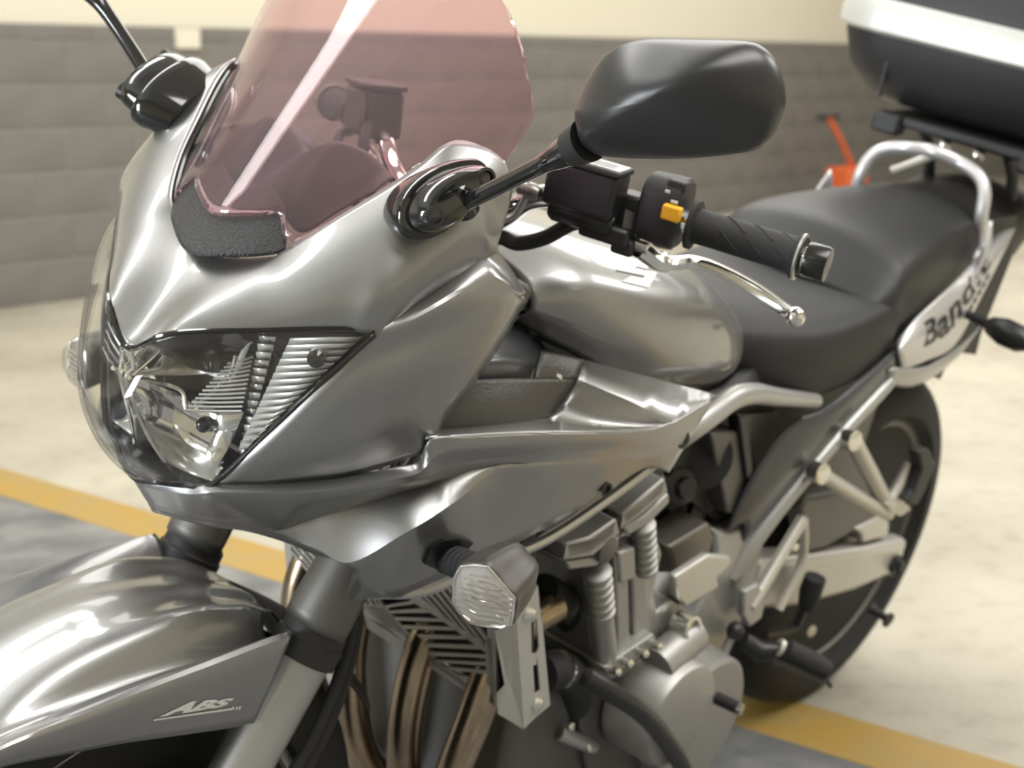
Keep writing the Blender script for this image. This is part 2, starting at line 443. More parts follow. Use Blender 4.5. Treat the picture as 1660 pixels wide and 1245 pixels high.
# upper bowl: big flat mirror and stepped facets towards the outside
facets('high_beam_reflector', [
 [(262,556,.005),(300,550,.012),(345,547,.03),(388,546,.058),(425,545,.082)],
 [(268,574,.000),(305,572,.006),(345,565,.020),(378,562,.045),(405,563,.075)],
 [(250,598,-.004),(290,592,.000),(330,587,.012),(365,590,.036),(392,596,.066)],
 [(218,612,.002),(262,612,.003),(298,612,.010),(336,610,.030),(372,625,.058)]], 'bowl')
facets('low_beam_reflector', [
 [(208,618,.002),(245,625,.004),(285,640,.010),(318,662,.026),(352,668,.046),(395,672,.078)],
 [(214,640,-.006),(248,652,-.004),(282,668,.004),(312,684,.020),(348,700,.040),(382,705,.068)],
 [(222,665,-.006),(250,676,-.003),(280,690,.006),(308,704,.022),(340,722,.040),(368,735,.064)],
 [(232,690,.0),(256,700,.004),(282,712,.012),(306,724,.028),(332,740,.046),(352,762,.066)]], 'reflector')
sheet('low_beam_bowl', [
 [(228,682,.004),(258,698,.010),(300,718,.022),(340,742,.046),(362,762,.068)],
 [(240,712,.010),(266,724,.012),(300,742,.022),(330,760,.044),(352,774,.068)],
 [(268,752,.020),(288,762,.026),(310,772,.038),(330,780,.054),(344,783,.072)]], 'bowl', ang=40)
# beaded divider ribs
for path in ([(210,616,.012),(240,620,.012),(275,628,.016),(297,640,.026),(305,668,.034),(340,645,.05),(372,610,.066),(383,578,.076)],
             [(212,572,.006),(216,600,.008),(206,622,.004),(236,700,.010),(268,752,.022)],
             [(214,612,.006),(250,580,.008),(270,556,.012)]):
    rb = MB().tube(vs(path), .0022, 8, smooth=40)
    for m_ in (False, True): mk('divider_rib', rb, 'polished', parent=headlight, mirror=m_)
# fine-ribbed fan beside the divider
fan = []
for k in range(13):
    t = k/12
    a = np.array([300+70*t, 668-75*t]); b = np.array([392+18*t, 670-88*t])
    rb = MB().tube([V(a[0], a[1], .034+.03*t), V((a[0]+b[0])/2, (a[1]+b[1])/2+1, .058+.02*t), V(b[0], b[1], .083)], .0011, 6, smooth=8)
    for m_ in (False, True): mk('fan_rib', rb, 'reflector_soft', parent=headlight, mirror=m_)
# saw-tooth column: white steps beside a black stripe
N = 15
for k in range(N):
    t = k/N; t1 = (k+.93)/N
    ul, vl = 420-34*t, 548+196*t; ur, vr = 464-70*t, 552+190*t
    ul1, vl1 = 420-34*t1, 548+196*t1; ur1, vr1 = 464-70*t1, 552+190*t1
    y0 = .090-.024*t; dy = .004 if k % 2 else .0
    mb = MB().grid([vs([(ul,vl,y0),((ul*.45+ur*.55)+3,vl+2,y0+.014)]), vs([(ul1+3,vl1,y0-.004),((ul1*.45+ur1*.55)+5,vl1+1,y0+.009)])])
    for m_ in (False, True): mk('reflector_step', mb, 'flute' if k % 3 else 'reflector', parent=headlight, solid=.001, mirror=m_, ang=5)
N = 16
for k in range(N):
    t = k/N; t1 = (k+1)/N
    # outer fluted wall, each flute a tilted blade
    u0, v0 = 470-84*t, 552+180*t
    u1, v1 = 601-178*t, 547+170*t
    w = 12.0
    mb = MB().grid([vs([(u0,v0,.108-.024*t),((u0+u1)/2,v0-2+.0*w,.136-.034*t),(u1-14,v1+3,.162-.054*t)]),
                    vs([(u0-4,v0+w,.106-.026*t),((u0+u1)/2-7,v0+w-3,.131-.036*t),(u1-26,v1+w+1,.155-.056*t)])])
    for m_ in (False, True): mk('lens_flute', mb, 'flute', parent=headlight, solid=.001, mirror=m_, ang=5)
blb = MB().lathe(V(514,584,.138), [.75, .6, .2], [(-.006, .006), (0, .0085), (.007, .0078), (.010, .004)], 16)
for m_ in (False, True): mk('bulb_cap', blb, 'gloss_black', parent=headlight, mirror=m_)
blb = MB().sphere(V(330,692,.036), .0075, 14)
for m_ in (False, True): mk('bulb_cap', blb, 'gloss_black', parent=headlight, mirror=m_)

# ---- windscreen ------------------------------------------------------------
SC = [ # columns from the mid plane outward, bottom edge to top edge
 [(366,348,0),(428,262,0),(504,165,0),(592,50,0),(668,-60,0)],
 [(412,353,.03),(468,265,.037),(545,160,.037),(630,45,.034),(700,-58,.030)],
 [(451,352,.05),(508,272,.05),(582,168,.05),(665,52,.05),(722,-52,.05)],
 [(468,396,.070),(520,292,.075),(600,185,.077),(680,62,.070),(738,-45,.060)],
 [(540,360,.100),(595,280,.109),(665,190,.112),(735,75,.104),(772,-30,.088)],
 [(622,308,.119),(672,244,.132),(735,170,.138),(790,80,.130),(800,-12,.112)],
 [(690,264,.134),(732,225,.148),(790,165,.156),(828,90,.148),(815,6,.125)],
 [(762,256,.152),(790,232,.160),(835,185,.167),(848,102,.155),(827,30,.133)],
 [(819,266,.170),(848,226,.173),(866,186,.172),(856,130,.161),(840,66,.143)]]
def scr_x(y, z): q = z-1.1; return 1.316277+-0.846134*q+-0.386887*q*q+-2.738647*y*y+13.078929*y*y*q
def on_screen(u, v, off=0.):       # where the sight line meets the sheet
    d = ray(u, v); lo, hi = .7, 2.0
    for _ in range(50):
        m = (lo+hi)/2; p = CP+d*m
        if p[0] > scr_x(p[1], p[2])-off: lo = m
        else: hi = m
    return CP+d*lo
sc = [[on_screen(u, v) if k else np.array([scr_x(0, V(u, v, 0)[2]), 0, V(u, v, 0)[2]]) for u, v, y in c] for k, c in enumerate(SC)]
scr = MB().surf([sym([c[i] for c in sc]) for i in range(5)], 5, 6)
windscreen = part('windscreen', scr, 'screen', label='pink tinted transparent windscreen', solid=.003, ang=60)

# black grained trim under the screen's lower edge
TR = [[(338,410,0),(346,378,0),(352,352,0),(380,318,0),(395,300,0)],
      [(390,419,.03),(410,385,.034),(420,353,.035),(430,325,.034),(438,305,.033)],
      [(440,416,.059),(450,392,.062),(455,362,.064),(452,335,.060),(450,318,.056)],
      [(463,408,.077),(464,392,.077),(466,376,.077),(462,350,.072),(458,330,.067)]]
tr = [[on_screen(u, v, .005) if k else np.array([scr_x(0, V(u, v, 0)[2])-.005, 0, V(u, v, 0)[2]]) for u, v, y in c] for k, c in enumerate(TR)]
part('screen_trim', MB().surf([sym([c[i] for c in tr]) for i in range(5)], 5, 5), 'textured', label='black grained trim under the screen', solid=.003)
# inner rim of the opening, black
part('opening_rim', MB().tube(sym([p-np.array([.003, .001, .003]) for p in vs([TOPC[k][0] for k in range(9)])]), .0030, 8, smooth=90), 'gloss_black')

# ---- instrument binnacle ---------------------------------------------------
BN = [ # columns mid plane outward, front low edge to hood crest and back down
 [(400,312,-.006),(425,290,-.004),(455,268,-.002),(493,246,0),(502,262,-.006)],
 [(440,328,.022),(455,298,.022),(482,264,.022),(514,237,.020),(535,255,.010)],
 [(458,355,.046),(474,318,.046),(506,268,.045),(543,231,.042),(572,255,.030)],
 [(486,378,.068),(510,335,.068),(548,283,.066),(585,246,.060),(603,275,.048)],
 [(540,345,.088),(560,322,.086),(592,292,.083),(620,276,.078),(628,292,.068)],
 [(600,312,.104),(610,304,.101),(620,297,.098),(632,290,.094),(636,294,.088)]]
bn = [[p-np.array([.004, 0, .002]) for p in vs(c)] for c in BN]
part('instrument_binnacle', MB().surf([sym([c[i] for c in bn]) for i in range(5)], 5, 5), 'satin_black', label='black twin-lobed instrument hood', solid=.002)

# ---- mirrors ---------------------------------------------------------------
def mirror_set(mirror):
    pad_c = V(712,325,.176)
    e1 = V(652,372,.178)-V(782,276,.187); L = np.linalg.norm(e1); e1 /= L
    nrm = np.array([.30, .90, .30]); nrm -= (nrm@e1)*e1; nrm /= np.linalg.norm(nrm)
    e2 = np.cross(nrm, e1)
    pc = (V(652,372,.178)+V(782,276,.187))/2
    def oval(h, a, b, sh=0.): return [pc+nrm*h+e1*(a*math.cos(t)+sh)+e2*(b*math.sin(t)*(1+.18*math.cos(t))) for t in np.linspace(0, 2*PI, 40, endpoint=False)]
    a, b = L/2, .0235
    root = mk('mirror', MB().loft([oval(-.035, a*.9, b*.9), oval(-.008, a*1.08, b*1.08), oval(.001, a*1.08, b*1.08), oval(.004, a*1.04, b*1.02), oval(.005, a*.96, b*.9)]), 'gloss_black', parent=bike, mirror=mirror,
              label='black rear-view mirror on a bolted stalk')
    mk('mount', MB().loft([oval(.003, a*.93, b*.86), oval(.016, a*.90, b*.82), oval(.024, a*.86, b*.76), oval(.029, a*.78, b*.62), oval(.031, a*.6, b*.40)]), 'gloss_black', parent=root, mirror=mirror)
    for q in (-.62, .66):
        bc = pc+e1*a*q+nrm*.025
        mk('bolt', MB().lathe(bc, nrm, [(0, .0085), (.006, .0085), (.0065, .006), (.003, .0055), (.003, .003)], 20), 'black', parent=root, mirror=mirror)
    # pivot boss and stalk
    pv = V(745,322,.205)
    mk('pivot', MB().lathe(V(735,308,.200), V(762,352,.202)-V(735,308,.200), [(-.004, .006), (0, .0105), (.016, .011), (.030, .0105), (.034, .007)], 20), 'gloss_black', parent=root, mirror=mirror)
    SX = 1.300
    p0, p1, p2 = V(752,334,.207), V(840,290,.260), V(905,257,.300)
    p3 = V(940,238,.322)
    mk('stalk', MB().tube([p0, V(800,310,.236), p1, V(880,270,.284), p2, V(925,247,.313), p3], [.0072, .0070, .0068, .0076, .0105, .0125, .0135], 16, smooth=40), 'gloss_black', parent=root, mirror=mirror)
    mk('collar', MB().lathe(p2+(p3-p2)*.65, p3-p2, [(0, .0125), (.001, .0148), (.010, .0158), (.020, .017)], 24), 'satin_black', parent=root, mirror=mirror)
    # shell
    OUT = [(938,194),(942,171),(961,125),(988,90),(1034,69),(1120,68),(1200,71),(1231,84),(1250,109),(1262,152),(1260,186),(1248,221),(1227,244),(1190,254),(1108,262),(996,260),(965,252),(946,233)]
    def xm(u): return 1.338-.024*(u-938)/324
    rim = [Vx(u, v, xm(u)) for u, v in OUT]
    cu, cv = 1095, 168
    def ringp(f, fwd, sh=(0, 0)): return [Vx(cu+(u-cu)*f+sh[0]*(1-f), cv+(v-cv)*f+sh[1]*(1-f), xm(u)+0)+np.array([fwd, 0, 0])*1.0 - 0*np.zeros(3) for u, v in OUT]
    rings = [ringp(.965, -.012), ringp(1.0, -.008), ringp(1.0, .0)]
    # rounded shell in front, with a ridge running from the stalk corner up to the far top corner
    n = len(OUT)
    base = np.array([Vx(u, v, xm(u)) for u, v in OUT]); c0 = base.mean(0)
    ridge_a = Vx(975, 215, 1.336); ridge_b = Vx(1215, 105, 1.318)
    def level(f):
        R = []
        for p in base:
            q = c0+(p-c0)*f
            d = ridge_b-ridge_a; t = np.clip(((q-ridge_a)@d)/(d@d), 0, 1); w = np.linalg.norm(q-(ridge_a+d*t))
            h = .024*math.sqrt(max(0, 1-f**2.6)) + .022*(1-math.sqrt((w/.060)**2+.004)/1.0 if w < .058 else .0)*(1-f**3)
            R.append(q+np.array([h, 0, 0]))
        return R
    sh = MB().loft([cr(r, 72, True) for r in [[p+np.array([-.014, 0, 0]) for p in (c0+(base-c0)*.97)], [p+np.array([-.008, 0, 0]) for p in base]]+[level(f) for f in (1., .985, .95, .9, .82, .72, .6, .46, .3, .15, .03)]])
    mk('shell', sh, 'mirror_black', parent=root, mirror=mirror, ang=60)
    gl = MB().loft([cr([p+np.array([-.0145, 0, 0]) for p in (c0+(base-c0)*.93)], 48, True), cr([p+np.array([-.0155, 0, 0]) for p in (c0+(base-c0)*.90)], 48, True)])
    mk('mirror_glass', gl, 'chrome', parent=root, mirror=mirror)
mirror_set(False); mirror_set(True)

# ---- lower side fairing ----------------------------------------------------
LOW = [   # columns front to rear: seam, lip, recess edge, valley, flare crest, lower edge
 [(222,784,0),(226,790,0),(230,797,0),(243,818,0),(247,825,0),(250,832,0)],
 [(300,794,.05),(303,803,.054),(308,812,.053),(322,838,.045),(328,846,.043),(332,853,.041)],
 [(345,791,.078),(351,801,.085),(358,809,.085),(385,846,.076),(392,854,.075),(398,862,.073)],
 [(450,788,.117),(450,802,.126),(453,811,.125),(448,862,.101),(456,870,.102),(462,880,.100)],
 [(505,784,.136),(505,798,.147),(508,807,.146),(498,847,.119),(514,892,.135),(518,903,.133)],
 [(560,778,.155),(561,793,.166),(563,802,.165),(548,832,.139),(569,914,.166),(573,923,.165)],
 [(640,763,.180),(640,780,.192),(642,788,.191),(640,804,.171),(655,868,.202),(628,970,.174)],
 [(680,753,.191),(682,768,.200),(688,777,.199),(694,789,.186),(705,838,.209),(672,958,.186)],
 [(700,714,.201),(708,740,.205),(716,760,.202),(726,778,.196),(740,814,.213),(712,940,.198)],
 [(768,711,.215),(775,728,.217),(783,746,.212),(790,758,.210),(802,772,.215),(775,915,.208)],
 [(877,706,.23),(880,722,.23),(885,738,.227),(888,750,.226),(888,770,.226),(860,870,.217)],
 [(985,704,.235),(985,716,.234),(985,728,.232),(983,740,.231),(976,762,.229),(955,818,.221)],
 [(1076,693,.232),(1074,704,.231),(1070,716,.230),(1064,728,.228),(1055,742,.226),(1040,762,.222)],
 [(1159,646,.225),(1145,668,.225),(1130,690,.224),(1115,715,.224),(1100,740,.223),(1083,768,.222)]]
lcA = [vs(c) for c in LOW]
g_ = np.array([cr([c[i] for c in lcA], (len(lcA)-1)*6+1) for i in range(6)])
GL = [g_[0]]
for k in range(5):                     # straight between the crease lines, so that they stay crisp
    bul = .0 if k in (0, 1) else .0012
    for q_ in range(1, 7):
        t = q_/6; GL.append(g_[k]*(1-t)+g_[k+1]*t+np.array([0, bul*4*t*(1-t), 0]))
GL = np.array(GL)
GS = grid_of([[c[i] for c in lcA] for i in range(6)], 6, 6)      # towards the rear the creases fade out
wq = np.clip((np.arange(GL.shape[1])-48)/12, 0, 1)[None, :, None]
GL = GL*(1-wq)+GS*wq
LF = MB().grid([list(r) for r in GL])
cb, db = GL[-1, 30], GL[-1, 36]; crn = V(563,974,.150)     # lower front corner below the flare
LF.grid([list(GL[-1, 30:37]), [cb*(1-t*3)+crn*t*3 if t < 1/3 else crn*(1-(t-1/3)*1.5)+db*(t-1/3)*1.5 for t in np.linspace(0, 1, 7)]])
# scoop above the ridge
UPR = [[(690,714,.199),(768,711,.215),(877,706,.23),(985,704,.235),(1076,693,.232),(1159,646,.225)],
       [(692,708,.192),(769,704,.204),(880,697,.214),(980,701,.226),(1078,693,.2305),(1159,646,.225)],
       [(697,702,.182),(772,697,.188),(888,684,.188),(964,694,.212),(1080,692,.229),(1159,645.5,.225)]]
up_ = MB().surf([vs(r) for r in UPR], 5, 3)
UP2 = [[(888,684,.188),(964,694,.212),(1080,692,.229),(1159,645.5,.225)],
       [(910,660,.174),(976,677,.192),(1080,689,.220),(1159,645.2,.2245)],
       [(932,627,.176),(1006,657,.1955),(1088,688,.2225),(1159,644.9,.224)],
       [(936,618,.177),(1010,649,.196),(1094,682,.221),(1159,644.6,.224)],
       [(946,588,.158),(1016,606,.172),(1092,626,.194),(1159,644,.222)]]
up2 = MB().surf([vs(r) for r in UP2], 6, 1)
LF.add(up_.v, up_.f).add(up2.v, up2.f)
fairing = pair('side_fairing', LF, 'paint', solid=.003, ang=24)
for m_ in (False, True):
    mk('bolt_hole', MB().lathe(V(1107,716,.226), [.15, .98, .1], [(-.002, .006), (.0008, .010), (.0008, .006), (-.004, .005)], 18), 'black', parent=fairing[m_], mirror=m_)
    mk('bolt_hole', MB().lathe(V(983,797,.228), [.15, .98, .1], [(-.002, .006), (.0008, .008), (.0008, .005), (-.004, .004)], 18), 'black', parent=fairing[m_], mirror=m_)
# grained infill panel between cowl and fairing
IN = [[(676,716,.178),(790,700,.186),(884,688,.186)],
      [(712,668,.176),(800,660,.180),(910,650,.178)],
      [(745,620,.166),(820,618,.166),(932,618,.174)]]
ip = MB().surf([vs(r) for r in IN], 6, 6)
ip2 = MB().surf([vs(r) for r in [[(866,620,.168),(900,619,.170),(934,617,.174)], [(870,598,.162),(905,600,.164),(939,602,.168)], [(877,574,.152),(910,580,.155),(946,588,.160)]]], 4, 4)
ip.add(ip2.v, ip2.f)
infill = pair('infill_panel', ip, 'textured_brown', solid=.004)
for m_ in (False, True):
    mk('screw', MB().lathe(V(904,617,.170), [.3, .9, .3], [(-.002, .005), (.001, .005), (.0015, .003)], 14), 'polished', parent=infill[m_], mirror=m_)
du = MB().surf([vs(r) for r in [[(742,622,.160),(800,622,.160),(868,618,.155)], [(752,596,.160),(815,592,.160),(872,602,.150)], [(775,572,.148),(830,578,.146),(874,592,.140)], [(800,548,.13),(850,562,.125),(880,578,.12)], [(812,525,.10),(860,545,.10),(890,570,.10)]]], 5, 4)
pair('air_duct', du, 'paint_dark', solid=.004)
# ---- front fork (steered) ---------------------------------------------------
def FK(z, y=.105, dx=0): return np.array([1.305+(.583-z)*.575+dx, y, z])
FD = FK(.8)-FK(.3); FD /= np.linalg.norm(FD)
for s_ in (False, True):
    fork = part('fork_leg', MB().lathe(FK(.22), FD, [(0, .024), (.10, .027), (.30, .0285), (.395, .0295), (.40, .031), (.418, .031), (.42, .028)], 32), 'fork_silver', steered=True, mirror=False) if not s_ else \
           part('fork_leg', MB().lathe(FK(.22, -.105), FD, [(0, .024), (.10, .027), (.30, .0285), (.395, .0295), (.40, .031), (.418, .031), (.42, .028)], 32), 'fork_silver', steered=True)
    y = -.105 if s_ else .105
    mk('dust_seal', MB().lathe(FK(.565, y), FD, [(0, .0305), (.002, .034), (.022, .0345), (.024, .0325), (.034, .032), (.040, .027)], 32), 'satin_black', parent=fork, steered=True)
    mk('stanchion', MB().lathe(FK(.60, y), FD, [(0, .0215), (.37, .0215)], 28), 'chrome', parent=fork, steered=True)
    # grey guard in front of the stanchion
    g = MB(); side_ = np.array([0, 1., 0]); fr_ = np.cross(side_, FD); fr_ /= np.linalg.norm(fr_)
    rows = []
    for t, r in ((0., .033), (.012, .034), (.05, .0325), (.09, .0315), (.13, .031)):
        c = FK(.594, y)+FD*t
        rows.append([c+r*(math.cos(a)*fr_+math.sin(a)*side_) for a in np.linspace(-1.75, 1.75, 19)])
    g.grid(rows); mk('fork_guard', g, 'cast_dark', parent=fork, steered=True, solid=.003)
    mk('pinch_bolt', MB().lathe(FK(.515, y, .026), [.8, .3, .4], [(0, .006), (.004, .006), (.005, .003)], 12), 'black', parent=fork, steered=True)

# ---- front fender (steered) -------------------------------------------------
AXL = np.array([1.455, 0, .295])
def ctr(a, r, y, dz=0): return np.array([AXL[0]+r*math.cos(math.radians(a)), y, AXL[2]+r*math.sin(math.radians(a))+dz])
FE = []
stn = [(121, (424,1000), (440,1062), (472,1027), (411,1174)),
       (112, (384,992), (396,1066), (425,1043), (365,1183)),
       (100, (300,1000), (318,1078), (345,1074), (290,1194)),
       (86, (200,1042), (226,1108), (248,1112), (205,1206)),
       (72, (100,1090), (124,1148), (140,1156), (110,1224)),
       (58, (4,1152), (12,1198), (20,1204), (5,1245)),
       (46, (-84,1225), (-84,1256), (-82,1262), (-82,1280))]
for a, m1, m2, m3, m4 in stn:
    FE.append([ctr(a, .325, 0), ctr(a, .322, .028), S(*m1, .062), S(*m2, .086), S(*m3, .118), S(m3[0]*.5+m4[0]*.5+3, m3[1]*.5+m4[1]*.5, .123), S(*m4, .119)])
rows = [sym(st) for st in FE]
fend = MB().grid([list(r) for r in relax(grid_of(rows, 5, 6), 10)])
fender = part('front_fender', fend, 'paint', steered=True, solid=.003, ang=30)
# black rear flap
fl = MB().surf([sym([ctr(a, .326, 0), ctr(a, .324, .03), ctr(a, .318, .06), ctr(a, .305, .082)]) for a in (118, 128, 138, 148)], 4, 4)
mk('rear_flap', fl, 'satin_black', parent=fender, steered=True, solid=.003)

# lettering
def text_mesh(body, size, shear=0., extr=.0, bold=0.0, spacing=1.0):
    c = bpy.data.curves.new('lettering', 'FONT'); c.body = body; c.size = size; c.shear = shear; c.extrude = extr; c.offset = bold
    c.space_character = spacing; c.align_x = 'LEFT'; c.resolution_u = 4
    o = bpy.data.objects.new('lettering', c); COL.objects.link(o)
    dg = bpy.context.evaluated_depsgraph_get(); me = bpy.data.meshes.new_from_object(o.evaluated_get(dg))
    vv = [tuple(v.co) for v in me.vertices]; ff = [tuple(p.vertices) for p in me.polygons]
    bpy.data.objects.remove(o); bpy.data.curves.remove(c); bpy.data.meshes.remove(me)
    return np.array(vv), ff
def quad_map(P, q00, q10, q11, q01):      # unit square -> four points
    s, t = P[:, 0:1], P[:, 1:2]
    return (1-s)*(1-t)*q00+s*(1-t)*q10+s*t*q11+(1-s)*t*q01
def norm01(v):
    a, b = v[:, :2].min(0), v[:, :2].max(0); return (v[:, :2]-a)/(b-a)
def on_surface(P, tgt, dirn, off=.0006):
    bvh = BVHTree.FromPolygons([tuple(v.co) for v in tgt.data.vertices], [tuple(p.vertices) for p in tgt.data.polygons])
    d = Vector(dirn).normalized(); out = []
    for p in P:
        h = bvh.ray_cast(Vector(p)-d*.2, d)
        out.append(tuple((h[0]-d*off) if h[0] is not None else Vector(p)))
    return np.array(out)
# ABS on the fender side, with its underline and dashes
ab = MB()
v_, f_ = text_mesh('ABS', 1, .25, bold=.055)
n_ = norm01(v_)
def absq(s, t):
    a = S(256,1166,.124)*(1-s)+S(372,1147,.124)*s; b = S(282,1141,.124)*(1-s)+S(380,1134,.124)*s
    return a*(1-t)+b*t
Pq = np.array([absq(s, t) for s, t in n_]); ab.add(Pq, f_)
def bar4(p): ab.add([S(*q, .124) for q in p], [(0, 1, 2, 3)])
bar4([(249,1169),(377,1151),(378,1154.5),(248,1172)])
for u in (377, 383, 388): bar4([(u,1149),(u+3.5,1148),(u+5.5,1154) if 0 else (u+2.5,1153.5),(u-1,1154.5)])
bars = np.array(ab.v)
absd = MB().add(on_surface(steer(bars), fender, MW.T @ MW @ np.array([0, -1., 0]), .0022), ab.f)
mk('abs_lettering', absd, 'decal', parent=fender, label='white ABS lettering')

# ---- front wheel (steered) --------------------------------------------------
def wheel(name, c, R, hw, rim_r, mt_rim, nsp, steered, disc=None):
    c = np.asarray(c, float); Y = np.array([0, 1., 0])
    prof = []
    for k in range(17):
        a = PI*(k/16)
        prof.append((-hw*math.cos(a), (R-.085)+.085*math.sin(a)**.8 if False else R-.075+.075*math.sin(a)**.7))
    t = MB(); rows = []
    prof = [(-hw*.72, rim_r)]+prof+[(hw*.72, rim_r)]
    ty = part(name, MB().lathe(c, Y, prof, 64), 'tyre', steered=steered, ang=50)
    mk('rim', MB().lathe(c, Y, [(-hw*.75, rim_r+.006), (-hw*.75, rim_r-.008), (-hw*.5, rim_r-.022), (hw*.5, rim_r-.022), (hw*.75, rim_r-.008), (hw*.75, rim_r+.006)], 64, caps=False), mt_rim, parent=ty, steered=steered, solid=.004)
    mk('hub', MB().lathe(c, Y, [(-.06, .03), (-.05, .045), (.05, .045), (.06, .03)], 32), mt_rim, parent=ty, steered=steered)
    for k in range(nsp):
        a = 2*PI*k/nsp+.5; d = np.array([math.cos(a), 0, math.sin(a)]); e = np.cross(d, Y)
        s = MB().loft([[c+d*r+e*w*qx+Y*h*qy for qx, qy in ((-1, -1), (1, -1), (1, 1), (-1, 1))] for r, w, h in ((.035, .022, .022), (.12, .016, .016), (rim_r-.02, .020, .020))])
        mk('spoke', s, mt_rim, parent=ty, steered=steered, bevel=.006)
    if disc:
        for y in disc[1]:
            mk('brake_disc', MB().lathe(c+Y*y, Y, [(-.0025, disc[0]), (.0025, disc[0]), (.0025, disc[0]*.68), (-.0025, disc[0]*.68), (-.0025, disc[0])], 64, caps=False), 'polished', parent=ty, steered=steered)
            mk('disc_carrier', MB().lathe(c+Y*y, Y, [(-.003, disc[0]*.70), (.003, disc[0]*.70), (.006, .05), (-.006, .05)], 48), 'cast_dark', parent=ty, steered=steered)
    return ty
fwheel = wheel('front_wheel', AXL, .298, .060, .218, 'cast', 3, True, (.155, (.072, -.072)))
for s_ in (1, -1):
    cal = part('brake_caliper', MB().box(AXL+np.array([-.135, .078*s_, .035]), (.05, .05, .12), [[math.cos(.5), 0, -math.sin(.5)], [0, 1, 0], [math.sin(.5), 0, math.cos(.5)]]), 'satin_black', steered=True, bevel=.01)
part('brake_hose', MB().tube([FK(.60, .118, -.03), FK(.54, .122, -.05), FK(.46, .125, -.055), FK(.38, .118, -.03), FK(.33, .1, -.01)], .006, 10, smooth=30), 'rubber', steered=True)
part('brake_hose', MB().tube([FK(.62, .09, -.04), FK(.56, .10, -.07), FK(.48, .11, -.085), FK(.40, .115, -.07), FK(.35, .11, -.05)], .009, 10, smooth=30), 'rubber', steered=True)
part('wheel_axle', MB().lathe(AXL-np.array([0, .14, 0]), [0, 1, 0], [(0, .012), (.28, .012)], 16), 'cast_dark', steered=True)

# ---- handlebar and left controls (steered) ----------------------------------
GA, GB = S(1118,366,.247), S(1300,421,.350)
GD = (GB-GA)/np.linalg.norm(GB-GA)
half = [np.array([1.095, 0, .962]), np.array([1.095, .05, .963]), np.array([1.10, .085, .985]), np.array([1.092, .115, 1.010]), GA-GD*.085, GA-GD*.03, GA, GB+GD*.005]
hb = part('handlebar', MB().tube([mir(p) for p in half[:0:-1]]+half, .0115, 14, smooth=120), 'chrome', steered=True)
ZU = np.array([0, 0, 1.]); ZU = ZU-(ZU@GD)*GD; ZU /= np.linalg.norm(ZU); FW = np.cross(GD, ZU)   # forward for the left bar
if FW[0] < 0: FW = -FW
AXB = np.array([GD, FW, ZU])
L_ = np.linalg.norm(GB-GA)
for m_ in (False, True):
    grip = part('handlebar_grip', MB().lathe(GA, GD, [(0, .0150), (.002, .0235), (.006, .0235), (.008, .0170), (.02, .0165), (L_-.012, .0172), (L_-.008, .0180), (L_-.006, .0215), (L_-.001, .0215), (L_, .014)], 36), 'rubber', steered=True, mirror=m_)
    for k in range(3):
        t0 = .034+k*.027
        for q, a0 in enumerate((0.35, 1.6)):
            pth = []
            for w in np.linspace(0, 1, 6):
                a = a0-.95*w; p = GA+GD*(t0+.022*w)+.0166*(math.cos(a)*FW+math.sin(a)*ZU); pth.append(p)
            mk('grip_rib', MB().tube(pth, .0014, 6), 'rubber', parent=grip, steered=True, mirror=m_)
    mk('grip_ring', MB().lathe(GB-GD*.004, GD, [(0, .0195), (.001, .0222), (.003, .0222), (.004, .0195)], 32, caps=False), 'alu', parent=grip, steered=True, mirror=m_)
    mk('bar_end', MB().lathe(GB, GD, [(0, .010), (.003, .0105), (.004, .0160), (.007, .0168), (.022, .0168), (.025, .0158), (.026, .009)], 32), 'bar_black', parent=grip, steered=True, mirror=m_)
# switch housing
SWC = S(1079,343,.222)
sw = part('switch_housing', MB().loft([[SWC+GD*t+FW*(math.cos(a)*abs(math.cos(a))**-.35)*.0245*k+ZU*(math.sin(a)*abs(math.sin(a))**-.35 if abs(math.sin(a))>1e-6 else 0)*.0335*k for a in np.linspace(.01, 2*PI+.01, 28, endpoint=False)] for t, k in ((-.021, .86), (-.018, .97), (-.002, 1.), (.001, 1.02), (.016, 1.02), (.019, .92))]), 'satin_black', steered=True, label='black left switch housing', ang=40)
def on_sw(u, v, y, su, sv, sd, mt, name, par): 
    return mk(name, MB().box(S(u, v, y), (su, sd, sv), AXB), mt, parent=par, steered=True, bevel=.002)
on_sw(1089, 349, .2465, .0185, .0145, .010, 'amber', 'hazard_button', sw)
on_sw(1100, 304, .238, .018, .010, .016, 'satin_black', 'dip_switch', sw)
on_sw(1093, 331, .2465, .007, .003, .001, 'decal', 'switch_mark', sw)
on_sw(1082, 314, .243, .005, .003, .001, 'decal', 'switch_mark', sw)
# clutch master cylinder with rectangular reservoir
RC = S(950,308,.165)
res = part('clutch_reservoir', MB().box(RC, (.072, .040, .044), AXB), 'black', steered=True, bevel=.005, label='black clutch fluid reservoir')
mk('reservoir_cap', MB().box(RC+ZU*.0235, (.074, .042, .006), AXB), 'satin_black', parent=res, steered=True, bevel=.002)
lab = mk('warning_label', MB().box(RC+ZU*.0268+GD*.006, (.056, .030, .0006), AXB), 'white', parent=res, steered=True)
for k in range(4):
    mk('label_text_line', MB().box(RC+ZU*.0273+GD*(.004 if k % 2 else .007)+FW*(.0105-.006*k), (.046 if k % 2 else .040, .0022, .0003), AXB), 'decal_dark', parent=res, steered=True)
mk('master_cylinder', MB().lathe(RC-ZU*.027-GD*.03, GD, [(0, .010), (.004, .0125), (.06, .0125), (.066, .009)], 20), 'black', parent=res, steered=True)
mk('banjo_bolt', MB().lathe(S(857,312,.118), -GD, [(-.012, .006), (-.006, .0085), (0, .0085), (.002, .0065), (.010, .0065), (.012, .004)], 12), 'bolt', parent=res, steered=True)
